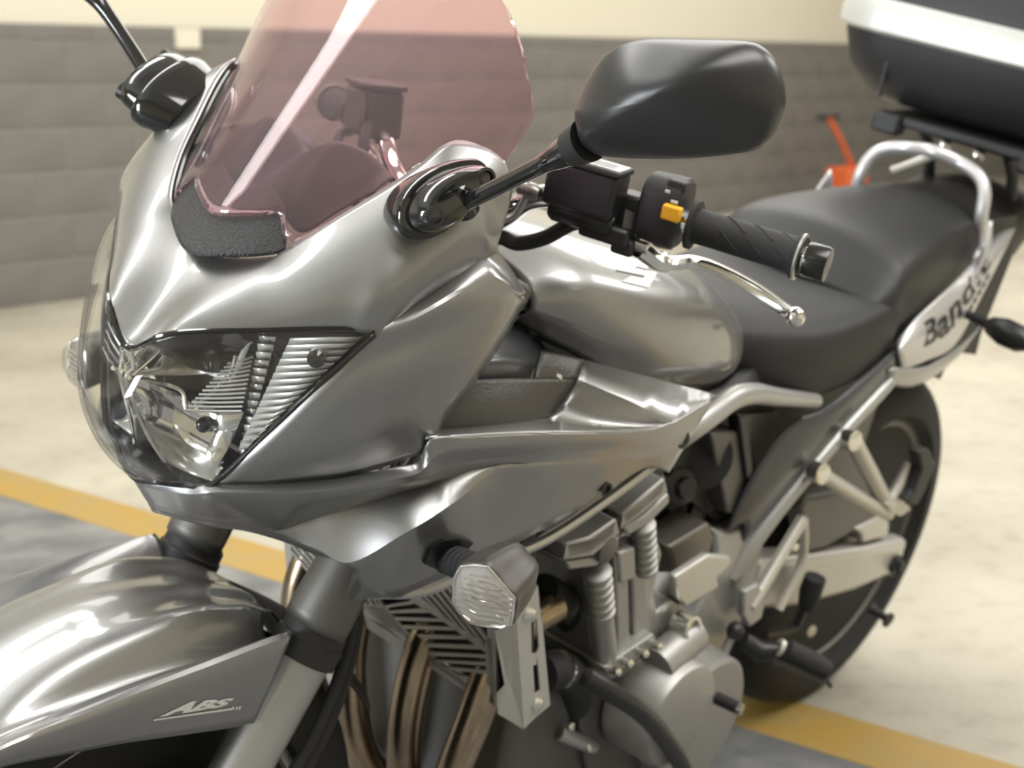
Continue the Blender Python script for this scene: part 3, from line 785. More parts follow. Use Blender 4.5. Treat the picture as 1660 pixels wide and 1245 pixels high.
# lever perch and lever
pr = part('lever_perch', MB().box(S(985,378,.185), (.05, .03, .018), AXB).box(S(1025,350,.195), (.030, .030, .040), AXB), 'black', steered=True, bevel=.004)
mk('perch_plate', MB().prism([S(1012,352,.205), S(1058,372,.212), S(1052,388,.212), S(1028,392,.207), S(1008,378,.203)], ZU*.006), 'cast_dark', parent=pr, steered=True)
mk('pivot_bolt', MB().lathe(S(1042,374,.212), ZU, [(0, .007), (.006, .007), (.007, .004)], 14), 'bolt', parent=pr, steered=True)
mk('lever_stop', MB().box(S(1012,402,.200), (.022, .018, .016), AXB), 'satin_black', parent=pr, steered=True, bevel=.003)
mk('adjuster_rod', MB().lathe(S(1022,398,.203), GD, [(0, .006), (.018, .006)], 12), 'alu', parent=pr, steered=True)
LV = [(1034,405,.208),(1062,424,.214),(1090,430,.224),(1120,428,.236),(1150,434,.250),(1190,452,.272),(1230,475,.297),(1265,500,.322),(1288,516,.340)]
lp = [S(*p) for p in LV]; lcv = cr(lp, 40)
w_ = cr(np.array([[.0115],[.0140],[.0110],[.0085],[.0072],[.0066],[.0060],[.0055],[.0050]]), 40)[:, 0]
rows = []
for i, p in enumerate(lcv):
    t = lcv[min(i+1, 39)]-lcv[max(i-1, 0)]; t /= np.linalg.norm(t); sd = np.cross(t, ZU); sd /= np.linalg.norm(sd); uu = np.cross(sd, t)
    hh = .0062 if i > 8 else .009
    rows.append([p+sd*w_[i]*a+uu*hh*b for a, b in ((-.9, -.7), (-.4, -1), (.4, -1), (.9, -.7), (1, .3), (.55, .9), (.2, .75), (-.2, .75), (-.55, .9), (-1, .3))])
lever = part('clutch_lever', MB().loft(rows), 'polished', steered=True, label='bare alloy clutch lever with a ball end', ang=50)
mk('lever_ball', MB().sphere(S(1289,517,.342), .0098, 20), 'polished', parent=lever, steered=True)
mk('adjuster_dial', MB().lathe(S(1077,396,.214), ZU, [(-.004, .012), (0, .0128), (.003, .0128), (.004, .011), (.004, .001)], 24), 'bright_plate', parent=lever, steered=True)
# hoses
part('clutch_hose', MB().tube([S(968,366,.160), S(930,365,.145), S(885,388,.125), S(840,398,.10), S(800,392,.08), np.array([1.1, .05, .90])], .0075, 10, smooth=40), 'rubber', steered=True)
part('clutch_pipe', MB().tube([S(857,314,.118), S(846,335,.112), S(835,352,.105), S(815,362,.095), S(790,375,.08)], .0035, 8, smooth=24), 'cast', steered=True)
# right-hand controls seen through the screen
RR = mir(RC)
AXR = AXB*np.array([1, -1, 1])
br = part('brake_reservoir', MB().box(RR+np.array([.0, .01, .006]), (.072, .046, .052), AXR), 'black', steered=True, bevel=.006, label='black brake fluid reservoir on the right bar')
mk('reservoir_cap', MB().box(RR+np.array([0, .01, .035]), (.074, .048, .006), AXR), 'satin_black', parent=br, steered=True, bevel=.002)
mk('throttle_housing', MB().lathe(mir(SWC), mir(GD), [(-.025, .02), (-.022, .026), (.016, .026), (.019, .022)], 24), 'satin_black', parent=br, steered=True)
part('brake_lever', MB().tube([mir(p) for p in lp], [.009, .010, .009, .008, .0075, .007, .0065, .006, .008], 10, smooth=30), 'polished', steered=True)
part('brake_line', MB().tube([RR+np.array([.02, .03, .0]), RR+np.array([.05, .06, -.02]), RR+np.array([.05, .075, -.06]), RR+np.array([.02, .09, -.11]), RR+np.array([0, .1, -.16])], .006, 10, smooth=30), 'rubber', steered=True)
part('throttle_cable', MB().tube([mir(SWC)+np.array([.02, 0, -.02]), RR+np.array([.06, .03, -.02]), RR+np.array([.065, .07, -.07]), RR+np.array([.02, .1, -.14])], .005, 10, smooth=30), 'rubber', steered=True)
part('top_yoke', MB().box(np.array([1.105, 0, .915]), (.06, .23, .03), [[math.cos(.45), 0, math.sin(.45)], [0, 1, 0], [-math.sin(.45), 0, math.cos(.45)]]), 'cast_dark', steered=True, bevel=.008)
for y in (.05, -.05):
    part('bar_clamp', MB().box(np.array([1.096, y, .957]), (.034, .03, .044), None), 'cast', steered=True, bevel=.006)
# ---- fuel tank --------------------------------------------------------------
TK = [(1.085, [(.095,.880),(.118,.900),(.105,.922),(.055,.940),(0,.945)]),
      (1.03, [(.126,.855),(.150,.888),(.138,.930),(.072,.956),(0,.961)]),
      (.93, [(.145,.808),(.171,.852),(.158,.908),(.088,.940),(0,.947)]),
      (.83, [(.146,.780),(.169,.826),(.153,.888),(.084,.918),(0,.926)]),
      (.73, [(.131,.757),(.151,.797),(.136,.855),(.074,.887),(0,.893)]),
      (.66, [(.114,.746),(.130,.778),(.116,.824),(.064,.850),(0,.856)]),
      (.605, [(.085,.752),(.098,.778),(.086,.803),(.046,.820),(0,.824)])]
rows = [sym([np.array([x, y, z]) for y, z in pts[::-1]]) for x, pts in TK]
tank = part('fuel_tank', MB().surf(rows, 6, 8), 'paint', label='silver grey fuel tank', ang=60, solid=.002)
seam = [[np.array([x, pts[0][0]*f, pts[0][1]+dz]) for x, pts in TK] for f, dz in ((1.0, .002), (.985, -.006), (.93, -.014), (.75, -.02))]
for m_ in (False, True): mk('tank_flange', MB().surf(seam, 6, 3), 'gloss_black', parent=tank, mirror=m_, solid=.002)
# white S-shaped emblem on the tank side
S1 = [(1000,438),(1014,424),(1050,428),(1060,434),(1046,441),(1030,437),(1024,441),(1063,447),(1049,471),(1007,461),(1021,453),(1040,457),(1044,452),(998,443)]
def emblem(mirror):
    mb = MB(); pts = [V(u, v, .115) for u, v in S1]; c = sum(pts)/len(pts)
    tri = [(0,1,5),(1,2,5),(2,3,4),(2,4,5),(0,5,6),(0,6,13),(6,7,13),(13,7,12),(7,8,12),(12,8,11),(8,9,11),(9,10,11)]
    # refine so that it follows the tank
    P = []; Fc = []
    for a, b, d in tri:
        A, B, D = pts[a], pts[b], pts[d]; n = 5; idx = {}
        for i in range(n+1):
            for j in range(n+1-i):
                idx[(i, j)] = len(P); P.append(A+(B-A)*i/n+(D-A)*j/n)
        for i in range(n):
            for j in range(n-i):
                Fc.append((idx[(i, j)], idx[(i+1, j)], idx[(i, j+1)]))
                if i+j < n-1: Fc.append((idx[(i+1, j)], idx[(i+1, j+1)], idx[(i, j+1)]))
    bvh = BVHTree.FromPolygons([tuple(v.co) for v in tank.data.vertices], [tuple(p.vertices) for p in tank.data.polygons])
    Q = []
    for p in P:
        d = Vector(p-CP).normalized(); h = bvh.ray_cast(Vector(CP), d); nn = h[1] if h[1].dot(d) < 0 else -h[1]
        Q.append(tuple(h[0]+nn*.0022))
    P = np.array(Q)
    mk('tank_emblem', MB().add(P, Fc), 'white', parent=tank, mirror=mirror, label='white S-shaped emblem', ang=80)
emblem(False); emblem(True)

# ---- seat ------------------------------------------------------------------
def body(secs): return [sym([np.array([x, y, z]) for y, z in pts[::-1]]) for x, pts in secs]
SR = [(.615, [(.085,.735),(.098,.765),(.092,.795),(.05,.812),(0,.818)]),
      (.57, [(.118,.708),(.130,.750),(.120,.795),(.066,.814),(0,.819)]),
      (.50, [(.140,.700),(.150,.748),(.141,.793),(.08,.806),(0,.808)]),
      (.42, [(.146,.700),(.156,.752),(.148,.796),(.085,.803),(0,.802)]),
      (.34, [(.146,.706),(.156,.760),(.149,.805),(.088,.810),(0,.807)]),
      (.27, [(.140,.715),(.150,.768),(.143,.812),(.088,.818),(0,.815)])]
rs = part('seat', MB().surf(body(SR), 6, 6), 'seat_top', label='black vinyl rider seat', ang=60, solid=.002)
SP = [(.335, [(.120,.775),(.135,.795),(.125,.806),(.07,.811),(0,.811)]),
      (.300, [(.135,.740),(.150,.790),(.143,.832),(.088,.850),(0,.856)]),
      (.268, [(.136,.730),(.149,.800),(.143,.856),(.090,.876),(0,.884)]),
      (.20, [(.134,.735),(.146,.805),(.137,.866),(.086,.888),(0,.894)]),
      (.08, [(.122,.765),(.130,.830),(.119,.878),(.070,.894),(0,.898)]),
      (-.08, [(.098,.815),(.104,.858),(.093,.886),(.05,.900),(0,.904)]),
      (-.20, [(.066,.855),(.072,.876),(.062,.893),(.03,.902),(0,.905)])]
ps = part('pillion_seat', MB().surf(body(SP), 6, 6), 'seat_side', label='stepped black pillion seat', ang=60, solid=.002)

# ---- side cover, tail cowl ---------------------------------------------------
SCV = [[(1177,863,.130),(1205,850,.136),(1205,880,.128)],
       [(1220,772,.136),(1258,785,.147),(1266,806,.138)],
       [(1279,691,.142),(1312,722,.155),(1334,740,.145)],
       [(1329,668,.148),(1368,662,.159),(1392,676,.150)],
       [(1390,620,.152),(1415,615,.160),(1428,636,.154)],
       [(1450,568,.154),(1455,574,.159),(1456,592,.156)]]
pair('side_cover', MB().surf([vs(r) for r in SCV], 5, 5), 'paint_dark', solid=.003)
TC = [[(1461,602,.160),(1459,588,.164),(1456,572,.163),(1454,556,.152)],
      [(1502,586,.165),(1496,566,.168),(1489,543,.165),(1482,520,.152)],
      [(1546,562,.163),(1538,540,.166),(1527,513,.162),(1516,488,.150)],
      [(1586,490,.156),(1577,480,.158),(1565,467,.154),(1551,455,.142)],
      [(1624,415,.142),(1613,415,.144),(1600,416,.140),(1585,418,.130)],
      [(1645,372,.122),(1636,374,.124),(1624,378,.120),(1610,385,.110)]]
tail = pair('tail_cowl', MB().surf([vs(r) for r in TC], 5, 4), 'tail_silver', solid=.003, ang=50)
v_, f_ = text_mesh('Bandit', 1, .35, bold=.02); n_ = norm01(v_)
TG = grid_of([vs(r) for r in TC], 8, 8); th, tw = TG.shape[0]-1, TG.shape[1]-1
def on_tail(s, t, off=.0026):          # s along the panel front to rear, t across it from its lower edge
    a, b_ = min(max(s, 0), .9999)*th, min(max(t, 0), .9999)*tw; i_, j_ = int(a), int(b_); a -= i_; b_ -= j_
    p = TG[i_, j_]*(1-a)*(1-b_)+TG[i_+1, j_]*a*(1-b_)+TG[i_, j_+1]*(1-a)*b_+TG[i_+1, j_+1]*a*b_
    return p+np.array([.3, .9, .25])*off
lt = MB().add([on_tail(.20+.58*s, .34+.46*t) for s, t in n_], f_)
dash = MB()
for k in range(5):
    s0 = .54+.035*k; dash.add([on_tail(s0, .12), on_tail(s0+.026, .12), on_tail(s0+.026, .24), on_tail(s0, .24)], [(0, 1, 2, 3)])
for m_ in (False, True):
    mk('tail_lettering', lt, 'decal_dark', parent=tail[m_], mirror=m_, label='dark italic Bandit lettering')
    mk('small_lettering', dash, 'decal_dark', parent=tail[m_], mirror=m_)
pair('tail_lower', MB().surf([vs(r) for r in [[(1428,622,.150),(1440,604,.162),(1446,596,.160)], [(1478,628,.140),(1490,605,.164),(1500,596,.162)], [(1530,600,.13),(1550,580,.160),(1560,560,.160)], [(1545,575,.11),(1575,548,.15),(1590,530,.15)]]], 5, 4), 'frame_grey', solid=.003)
# number plate bracket and rear guard
part('rear_mudguard', MB().surf(body([(.16, [(.05,.63),(.09,.66),(.08,.69),(.04,.70),(0,.70)]), (-.05, [(.05,.66),(.09,.70),(.08,.74),(.04,.75),(0,.75)]), (-.18, [(.06,.68),(.09,.72),(.08,.75),(.04,.77),(0,.775)])]), 5, 5), 'satin_black', solid=.004)
part('tail_underside', MB().prism([V(u, v, .11) for u, v in [(1497,608),(1524,617),(1545,572),(1582,577),(1590,545),(1640,420),(1650,350),(1600,360),(1530,560)]], [0, -.2, 0]), 'satin_black')

# ---- grab rail ---------------------------------------------------------------
gl_ = [V(1580,430,.118), V(1587,400,.112), V(1591,352,.108), V(1596,314,.100), V(1586,287,.080), V(1555,265,.042)]
rail = part('grab_rail', MB().tube(sym([V(1512,247,0)]+gl_[::-1]), [.0105]*13, 14, smooth=110), 'tail_silver', label='silver grab rail around the pillion seat')
for m_ in (False, True):
    mk('rail_mount', MB().surf([vs(r) for r in [[(1575,455,.150),(1590,430,.152),(1600,400,.150)], [(1590,440,.140),(1604,400,.140),(1606,360,.140)]]], 4, 4), 'tail_silver', parent=rail, solid=.006, mirror=m_)
mk('rail_strap', MB().tube([V(1445,280,-.075), V(1478,268,-.05), V(1520,250,-.02)], .008, 10, smooth=16), 'bright_plate', parent=rail)

# ---- top case and rack --------------------------------------------------------
def rr(x0, x1, hy, r, z, n=8):
    P = []
    for cx, cy, a0 in ((x1-r, hy-r, 0), (x0+r, hy-r, PI/2), (x0+r, -hy+r, PI), (x1-r, -hy+r, 3*PI/2)):
        for k in range(n+1):
            a = a0+PI/2*k/n; P.append(np.array([cx+r*math.cos(a), cy+r*math.sin(a), z]))
    return P
case = part('top_case', MB().loft([rr(-.52, -.17, .205, .08, 1.006), rr(-.54, -.15, .235, .09, 1.018), rr(-.57, -.125, .264, .10, 1.058), rr(-.58, -.115, .276, .10, 1.102), rr(-.58, -.113, .280, .10, 1.120)]), 'case_black', label='black top case with a silver band', ang=40)
mk('silver_band', MB().loft([rr(-.585, -.110, .282, .10, 1.116), rr(-.592, -.102, .290, .105, 1.122), rr(-.592, -.102, .290, .105, 1.156), rr(-.585, -.108, .282, .10, 1.172)]), 'case_silver', parent=case)
mk('case_lid', MB().loft([rr(-.582, -.112, .278, .10, 1.170), rr(-.58, -.118, .274, .10, 1.21), rr(-.56, -.15, .25, .10, 1.27), rr(-.50, -.22, .18, .09, 1.30)]), 'case_black', parent=case, ang=40)
mk('case_seam', MB().box((-.124, -.155, 1.05), (.006, .004, .07)), 'satin_black', parent=case)
rk = part('luggage_rack', MB().box((-.30, 0, .985), (.34, .30, .018)), 'satin_black', bevel=.006)
for y in (-.13, .13):
    mk('rack_foot', MB().box((-.135, y, .978), (.035, .05, .035)), 'satin_black', parent=rk, bevel=.006)
for y in (-.075, .075):
    mk('rack_arm', MB().tube([np.array([-.16, y, .975]), np.array([-.20, y, .94]), np.array([-.22, y, .90])], .010, 10), 'satin_black', parent=rk)
for p in ((-.150, -.03, .966), (-.150, .03, .966)):
    mk('rack_bolt', MB().lathe(np.array(p), [.8, .3, .2], [(0, .010), (.006, .010), (.009, .005)], 14), 'polished', parent=rk)
part('tail_lamp_housing', MB().surf(body([(-.10, [(.08,.80),(.10,.84),(.09,.87),(.05,.885),(0,.89)]), (-.25, [(.09,.80),(.105,.85),(.095,.89),(.05,.905),(0,.91)]), (-.38, [(.06,.82),(.07,.85),(.06,.88),(.03,.89),(0,.89)])]), 5, 5), 'satin_black', solid=.003)

# ---- rear indicator, rear pegs -------------------------------------------------
for m_ in (False, True): part('rear_indicator', MB().lathe(V(1600,527,.20), [.15, 1, -.05], [(-.06, .006), (0, .008), (.006, .014), (.03, .021), (.06, .020), (.078, .010), (.080, .003)], 24), 'black', mirror=m_, label='black rear turn signal')

# ---- frame ---------------------------------------------------------------------
fr = part('frame_rail', MB().tube(vs([(1060,740,.150),(1110,705,.170),(1150,676,.175),(1188,648,.172),(1222,641,.168),(1260,646,.162),(1322,652,.150)]), [.0145,.0145,.0145,.0145,.0135,.012,.010], 14, smooth=50), 'frame_grey', label='silver frame tube')
part('subframe_tube', MB().tube(vs([(1180,935,.118),(1215,885,.126),(1258,830,.135),(1310,768,.145),(1370,698,.152),(1424,640,.156),(1442,620,.157)]), [.016,.015,.013,.0115,.011,.0105,.010], 14, smooth=50), 'frame_grey')
part('subframe_tube', MB().tube([mir(p) for p in vs([(1180,935,.118),(1258,830,.135),(1370,698,.152),(1442,620,.157)])], .012, 14, smooth=40), 'frame_grey')
pl = part('pivot_plate', MB().prism([V(u, v, .128) for u, v in [(1160,862),(1185,866),(1216,850),(1268,812),(1252,850),(1238,890),(1228,935),(1210,985),(1195,1040),(1160,1090),(1135,1085),(1120,1010),(1150,960),(1162,910)]], [0, -.03, 0]), 'frame_grey', bevel=.006)
part('frame_rail', MB().tube([mir(p) for p in vs([(1060,740,.150),(1150,676,.175),(1222,641,.168),(1322,652,.150)])], .0135, 12, smooth=40), 'frame_grey')
# tank underside trim between tank and seat
part('seat_nose_trim', MB().surf([vs(r) for r in [[(1110,640,.135),(1160,632,.125),(1195,605,.110)], [(1150,655,.140),(1200,640,.135),(1222,600,.115)], [(1180,650,.13),(1225,640,.13),(1235,600,.11)]]], 4, 4), 'satin_black', solid=.004)
part('under_seat_panel', MB().prism([V(u, v, .10) for u, v in [(1120,660),(1230,640),(1330,640),(1440,570),(1330,690),(1240,790),(1180,860),(1100,800),(1080,720)]], [0, -.2, 0]), 'satin_black')
# ---- engine ---------------------------------------------------------------------
NY = np.array([0, -1., 0])
eng = part('engine', MB().prism([V(u, v, .165) for u, v in [(955,900),(1060,850),(1075,900),(1062,960),(1070,1010),(1075,1080),(985,1110),(962,1080),(958,1000)]], NY*.33), 'cast', label='silver four-cylinder engine block', bevel=.006)
def cap(poly, y, depth, mt='cast', name='cam_cover', par=None, bev=.003, **k): 
    return mk(name, MB().prism([V(u, v, y) for u, v in poly], NY*depth), mt, parent=par or eng, bevel=bev, **k)
cap([(918,884),(958,874),(1000,844),(1006,868),(962,905),(920,912)], .196, .40)
cap([(1009,836),(1041,810),(1078,778),(1084,800),(1046,834),(1012,858)], .192, .38)
# sloping tops of the two covers
for pts in ([(905,868,.10),(918,884,.196),(958,874,.196),(1000,844,.196),(985,822,.10),(940,836,.06)],
            [(1000,820,.10),(1010,836,.192),(1041,810,.192),(1078,778,.192),(1074,758,.12),(1030,782,.08)]):
    mk('cam_cover_top', MB().prism(vs(pts), np.array([0, 0, -.02])), 'cast', parent=eng, bevel=.002)
cap([(920,914),(962,907),(1004,873),(1004,890),(966,922),(924,928)], .190, .38, name='head_joint')
cap([(1012,858),(1048,838),(1085,802),(1086,818),(1050,855),(1018,872)], .186, .38, name='head_joint')
mk('cam_plug', MB().lathe(V(982,893,.192), [0, 1, 0], [(-.01, .016), (.004, .016), (.006, .012)], 24), 'cast_dark', parent=eng)
def ribbed(u0, v0, u1, v1, y, r, n, name='cooling_ribs'):
    a, b = V(u0, v0, y), V(u1, v1, y-.004); L = np.linalg.norm(b-a); pr = []
    for k in range(n):
        t = L*k/n; d = L/n
        pr += [(t, r*.76), (t+d*.2, r), (t+d*.6, r), (t+d*.8, r*.76)]
    mk(name, MB().lathe(a, b-a, pr, 22), 'cast', parent=eng, ang=50)
ribbed(968,926,975,1000,.184,.0165,6)
ribbed(1042,850,1046,930,.180,.0150,7)
mk('cylinder_column', MB().lathe(V(974,998,.180), V(984,1095,.176)-V(974,998,.180), [(0, .0145), (.075, .0145)], 20), 'cast', parent=eng)
cap([(998,905),(1018,900),(1022,1060),(1002,1072)], .182, .05, name='cylinder_plate')
cap([(1026,935),(1048,925),(1054,1030),(1030,1048)], .176, .05, name='cylinder_plate')
cap([(1004,900),(1030,890),(1032,940),(1006,950)], .186, .03, name='cylinder_plate')
cap([(980,1085),(1060,1030),(1068,1046),(990,1102)], .190, .10, name='crankcase_flange', bev=.002)
# crankcase and covers
cc = mk('crankcase', MB().lathe(V(1060,1130,.10), [0, 1, 0], [(-.30, .095), (.02, .10), (.08, .098), (.085, .092)], 40), 'cast', parent=eng)
mk('generator_cover', MB().lathe(V(1085,1152,.205), [.02, 1, .02], [(-.05, .072), (.010, .072), (.020, .067), (.024, .055), (.025, .02)], 48), 'cast', parent=eng)
mk('starter_cover', MB().tube([V(1064,1082,.19), V(1124,1028,.19)], .024, 20), 'cast', parent=eng)
mk('clutch_slave_boss', MB().lathe(V(1118,1020,.196), [.1, 1, .2], [(-.02, .016), (.006, .016), (.007, .012), (.0, .011)], 20), 'polished', parent=eng)
cap([(1095,938),(1149,903),(1184,905),(1187,915),(1163,939),(1166,954),(1113,987),(1098,972)], .172, .012, mt='bright_plate', name='sprocket_cover')
cap([(1060,1000),(1090,975),(1122,995),(1130,1060),(1080,1070)], .165, .2, name='gearbox_top')
cap([(960,1110),(1060,1075),(1130,1100),(1120,1180),(1080,1260),(960,1290),(940,1180)], .150, .30, mt='cast_dark', name='lower_crankcase')
for u, v in ((1000,1092),(1020,1078),(1045,1062),(1068,1050),(990,1118),(925,1180),(955,1215)):
    mk('engine_bolt', MB().lathe(V(u, v, .20 if v < 1150 else .16), [.2, 1, .3], [(-.01, .005), (.003, .005), (.004, .003)], 8), 'polished', parent=eng)
mk('oil_cooler_pipe', MB().tube(vs([(905,1190,.14),(930,1200,.15),(960,1212,.15)]), .010, 12), 'alu', parent=eng)
mk('side_case_rim', MB().lathe(V(1122,1108,.17), [.1, 1, .1], [(-.02, .030), (.01, .030), (.012, .025)], 28), 'cast', parent=eng)
# intake and throttle bodies
for k, (u, v, r) in enumerate([(1095,790,.024), (1118,770,.022), (1135,800,.026), (1112,830,.022)]):
    part('throttle_body', MB().lathe(V(u, v, .10-.01*k), [.3, .9, .3], [(-.06, r*.9), (0, r), (.012, r), (.016, r*.6), (.026, r*.55)], 18), 'black')
part('intake_boot', MB().lathe(V(1130,740,.10), [.6, .7, .2], [(-.05, .040), (0, .045), (.01, .045), (.012, .036)], 24), 'rubber')
part('airbox', MB().prism([V(u, v, .075) for u, v in [(1075,700),(1180,655),(1300,660),(1230,780),(1180,870),(1130,930),(1070,930),(1060,800)]], NY*.15), 'satin_black')
part('relay_cover', MB().prism([V(u, v, .128) for u, v in [(1153,706),(1197,700),(1222,790),(1192,835),(1180,835)]], NY*.05), 'cast_dark', bevel=.003)
part('relay_cover', MB().prism([V(u, v, .110) for u, v in [(1205,675),(1262,670),(1250,760),(1225,780)]], NY*.05), 'cast_dark', bevel=.003)
part('relay_bracket', MB().prism([V(u, v, .135) for u, v in [(1198,675),(1212,678),(1222,775),(1212,780)]], NY*.02), 'black', bevel=.002)
part('engine_mount', MB().prism([V(u, v, .135) for u, v in [(1085,890),(1150,850),(1158,875),(1150,905),(1098,935)]], NY*.05), 'bracket', bevel=.004)

# ---- radiator --------------------------------------------------------------------
RP0 = np.array([1.085, 0, .460]); RNV = np.array([math.cos(.25), 0, -math.sin(.25)]) 
RUP = np.array([math.sin(.25), 0, math.cos(.25)])
def RQ(u, v, f=0.):                 # px -> radiator guard plane
    d = ray(u, v); o = RP0+RNV*f; t = ((o-CP)@RNV)/(d@RNV); return CP+d*t
def rad_pt(y, h, f=0.): return RP0+RUP*h+RNV*f+np.array([0, y, 0])
YR = .168
core = part('radiator', MB().prism([rad_pt(-YR, .004, -.012), rad_pt(YR, .004, -.012), rad_pt(YR, .235, -.012), rad_pt(-YR, .235, -.012)], -RNV*.03), 'radiator_core', label='black radiator core')
guard = part('radiator_guard', MB().prism([rad_pt(-YR, -.004, 0), rad_pt(YR, -.004, 0), rad_pt(YR, .012, 0), rad_pt(-YR, .012, 0)], -RNV*.003), 'bright_plate', label='slotted alloy radiator guard')
mk('guard_frame', MB().prism([rad_pt(YR-.010, .0, 0), rad_pt(YR+.002, .0, 0), rad_pt(YR+.002, .235, 0), rad_pt(YR-.010, .235, 0)], -RNV*.003), 'bright_plate', parent=guard)
mk('guard_frame', MB().prism([rad_pt(-YR, .0, 0), rad_pt(-YR+.012, .0, 0), rad_pt(-YR+.012, .235, 0), rad_pt(-YR, .235, 0)], -RNV*.003), 'bright_plate', parent=guard)
mk('guard_frame', MB().prism([rad_pt(-YR, .223, 0), rad_pt(YR, .223, 0), rad_pt(YR, .237, 0), rad_pt(-YR, .237, 0)], -RNV*.003), 'bright_plate', parent=guard)
# chevron slats: the metal left between the slots, mirrored about the middle
SB = [((614,984),(666,974)),((619,992),(686,983)),((625,999),(708,1002)),((635,1012),(729,1015)),((650,1026),(751,1030)),((661,1042),(773,1044)),((679,1055),(787,1061)),((700,1070),(787,1073)),((718,1080),(789,1086)),((737,1093),(790,1100)),((755,1109),(791,1115)),((773,1122),(791,1126))]
SA = [((677,964),(711,999)),((686,961),(733,1013)),((697,959),(755,1028)),((708,957),(776,1044)),((719,955),(788,1050)),((731,953),(795,1040))]
def slat(a0, a1, b0, b1, w=.30):
    p = lambda q: RQ(q[0], q[1])
    A0_, A1_, B0_, B1_ = p(a0), p(a1), p(b0), p(b1)
    m = [A0_*(1-w)+B0_*w, A1_*(1-w)+B1_*w, A1_*w+B1_*(1-w), A0_*w+B0_*(1-w)]
    mb = MB().prism(m, -RNV*.003)
    mk('guard_slat', mb, 'bright_plate', parent=guard); mk('guard_slat', mb, 'bright_plate', parent=guard, mirror=True)
for L_s in (SB, SA):
    for (a0, a1), (b0, b1) in zip(L_s[:-1], L_s[1:]): slat(a0, a1, b0, b1)
for q in ([(575,980),(612,984),(660,1042),(775,1124),(792,1130),(797,1148),(790,1146)], [(611,985),(617,980),(668,1040),(660,1042)],
          [(664,976),(676,966),(716,1000),(778,1042),(790,1058),(786,1060),(708,1003)], [(786,1040),(797,1036),(802,1146),(791,1130)]):
    mb = MB().prism([RQ(*p_) for p_ in q], -RNV*.003)
    for m_ in (False, True): mk('guard_rail', mb, 'bright_plate', parent=guard, mirror=m_)
sp = part('radiator_side_plate', MB().prism(vs([(802,1026,.176),(838,1010,.196),(849,1185,.196),(807,1160,.180),(805,1127,.178),(818,1113,.184)]), np.array([-.002, -.001, 0])), 'bright_plate', label='silver radiator side plate with two slots')
def PLs(u, v, dy=0.): 
    a = np.array([(838,1010),(849,1185)]); t = (u-842)/(883-842); return V(u, v, .196+.004*t+dy)
# side face as strips around its two slots
def plq(q, name='plate_face', mt='bright_plate', dy=0.): return mk(name, MB().prism([PLs(*p, dy) for p in q], NY*.002), mt, parent=sp)
plq([(838,1010),(872,952),(876,1000),(862,1012),(862,1066),(866,1066),(865,1080),(867,1128),(874,1128),(892,1146),(849,1185)][:3]+[(862,1012),(838,1012)])
plq([(838,1011),(861,1011),(862,1064),(864,1080),(867,1130),(868,1166),(849,1185)])
plq([(862,1064),(870,1062),(870,1080),(864,1082)])
plq([(876,1000),(880,1020),(892,1146),(868,1166),(867,1130),(876,1122),(872,1078),(870,1062),(874,1052),(870,1004)])
for u, v in ((858,999),(872,1145)):
    mk('plate_screw', MB().lathe(PLs(u, v, .001), [.25, .95, .1], [(-.002, .0075), (.001, .0075), (.003, .0045)], 18), 'polished', parent=sp)
part('radiator_tank', MB().prism([rad_pt(YR, .0, -.012), rad_pt(YR+.022, .0, -.012), rad_pt(YR+.022, .235, -.012), rad_pt(YR, .235, -.012)], -RNV*.03), 'satin_black', bevel=.006)
part('radiator_hose', MB().tube(vs([(880,1095,.165),(908,1088,.165),(930,1105,.150),(928,1145,.130),(895,1195,.110),(855,1245,.09),(830,1290,.08)]), .021, 16, smooth=40), 'rubber')
part('hose_clamp', MB().lathe(V(904,1088,.167), V(924,1092,.160)-V(904,1088,.167), [(-.004, .0225), (.004, .0225)], 24), 'polished')
part('radiator_hose', MB().tube(vs([(880,960,.14),(905,975,.14),(925,1000,.12),(930,1040,.10)]), .020, 16, smooth=20), 'rubber')
part('hose_clamp', MB().lathe(V(908,985,.14), V(922,1000,.13)-V(908,985,.14), [(-.004, .022), (.004, .022)], 24), 'polished')
part('crash_tube', MB().tube(vs([(950,1100,.215),(990,1125,.235),(1040,1158,.250),(1078,1200,.250),(1108,1250,.245),(1120,1300,.23)]), .0115, 14, smooth=40), 'black')
part('fairing_stay', MB().tube(vs([(600,965,.14),(690,960,.17),(780,920,.19),(880,880,.205),(980,815,.212),(1060,755,.214)]), .006, 8, smooth=30), 'alu')

# ---- exhaust pipes ----------------------------------------------------------------
for yt, yb in ((.150, .095), (.052, .040), (-.052, -.030), (-.150, -.085)):
    part('exhaust_pipe', MB().tube([np.array([.985, yt, .545]), np.array([1.035, yt, .535]), np.array([1.070, yt*.98, .495]), np.array([1.085, yt*.9+yb*.1, .43]), np.array([1.075, yt*.5+yb*.5, .34]), np.array([1.04, yb, .25]), np.array([.95, yb, .18]), np.array([.7, yb*.6, .155])], .0205, 18, smooth=60), 'pipe')
part('exhaust_collector', MB().tube([np.array([.72, 0, .155]), np.array([.5, -.05, .15]), np.array([.3, -.12, .18]), np.array([-.05, -.19, .30])], [.05, .045, .035, .05], 18, smooth=30), 'cast_dark')

part('sump', MB().box((.86, -.01, .29), (.26, .30, .26)), 'cast_dark', bevel=.02)

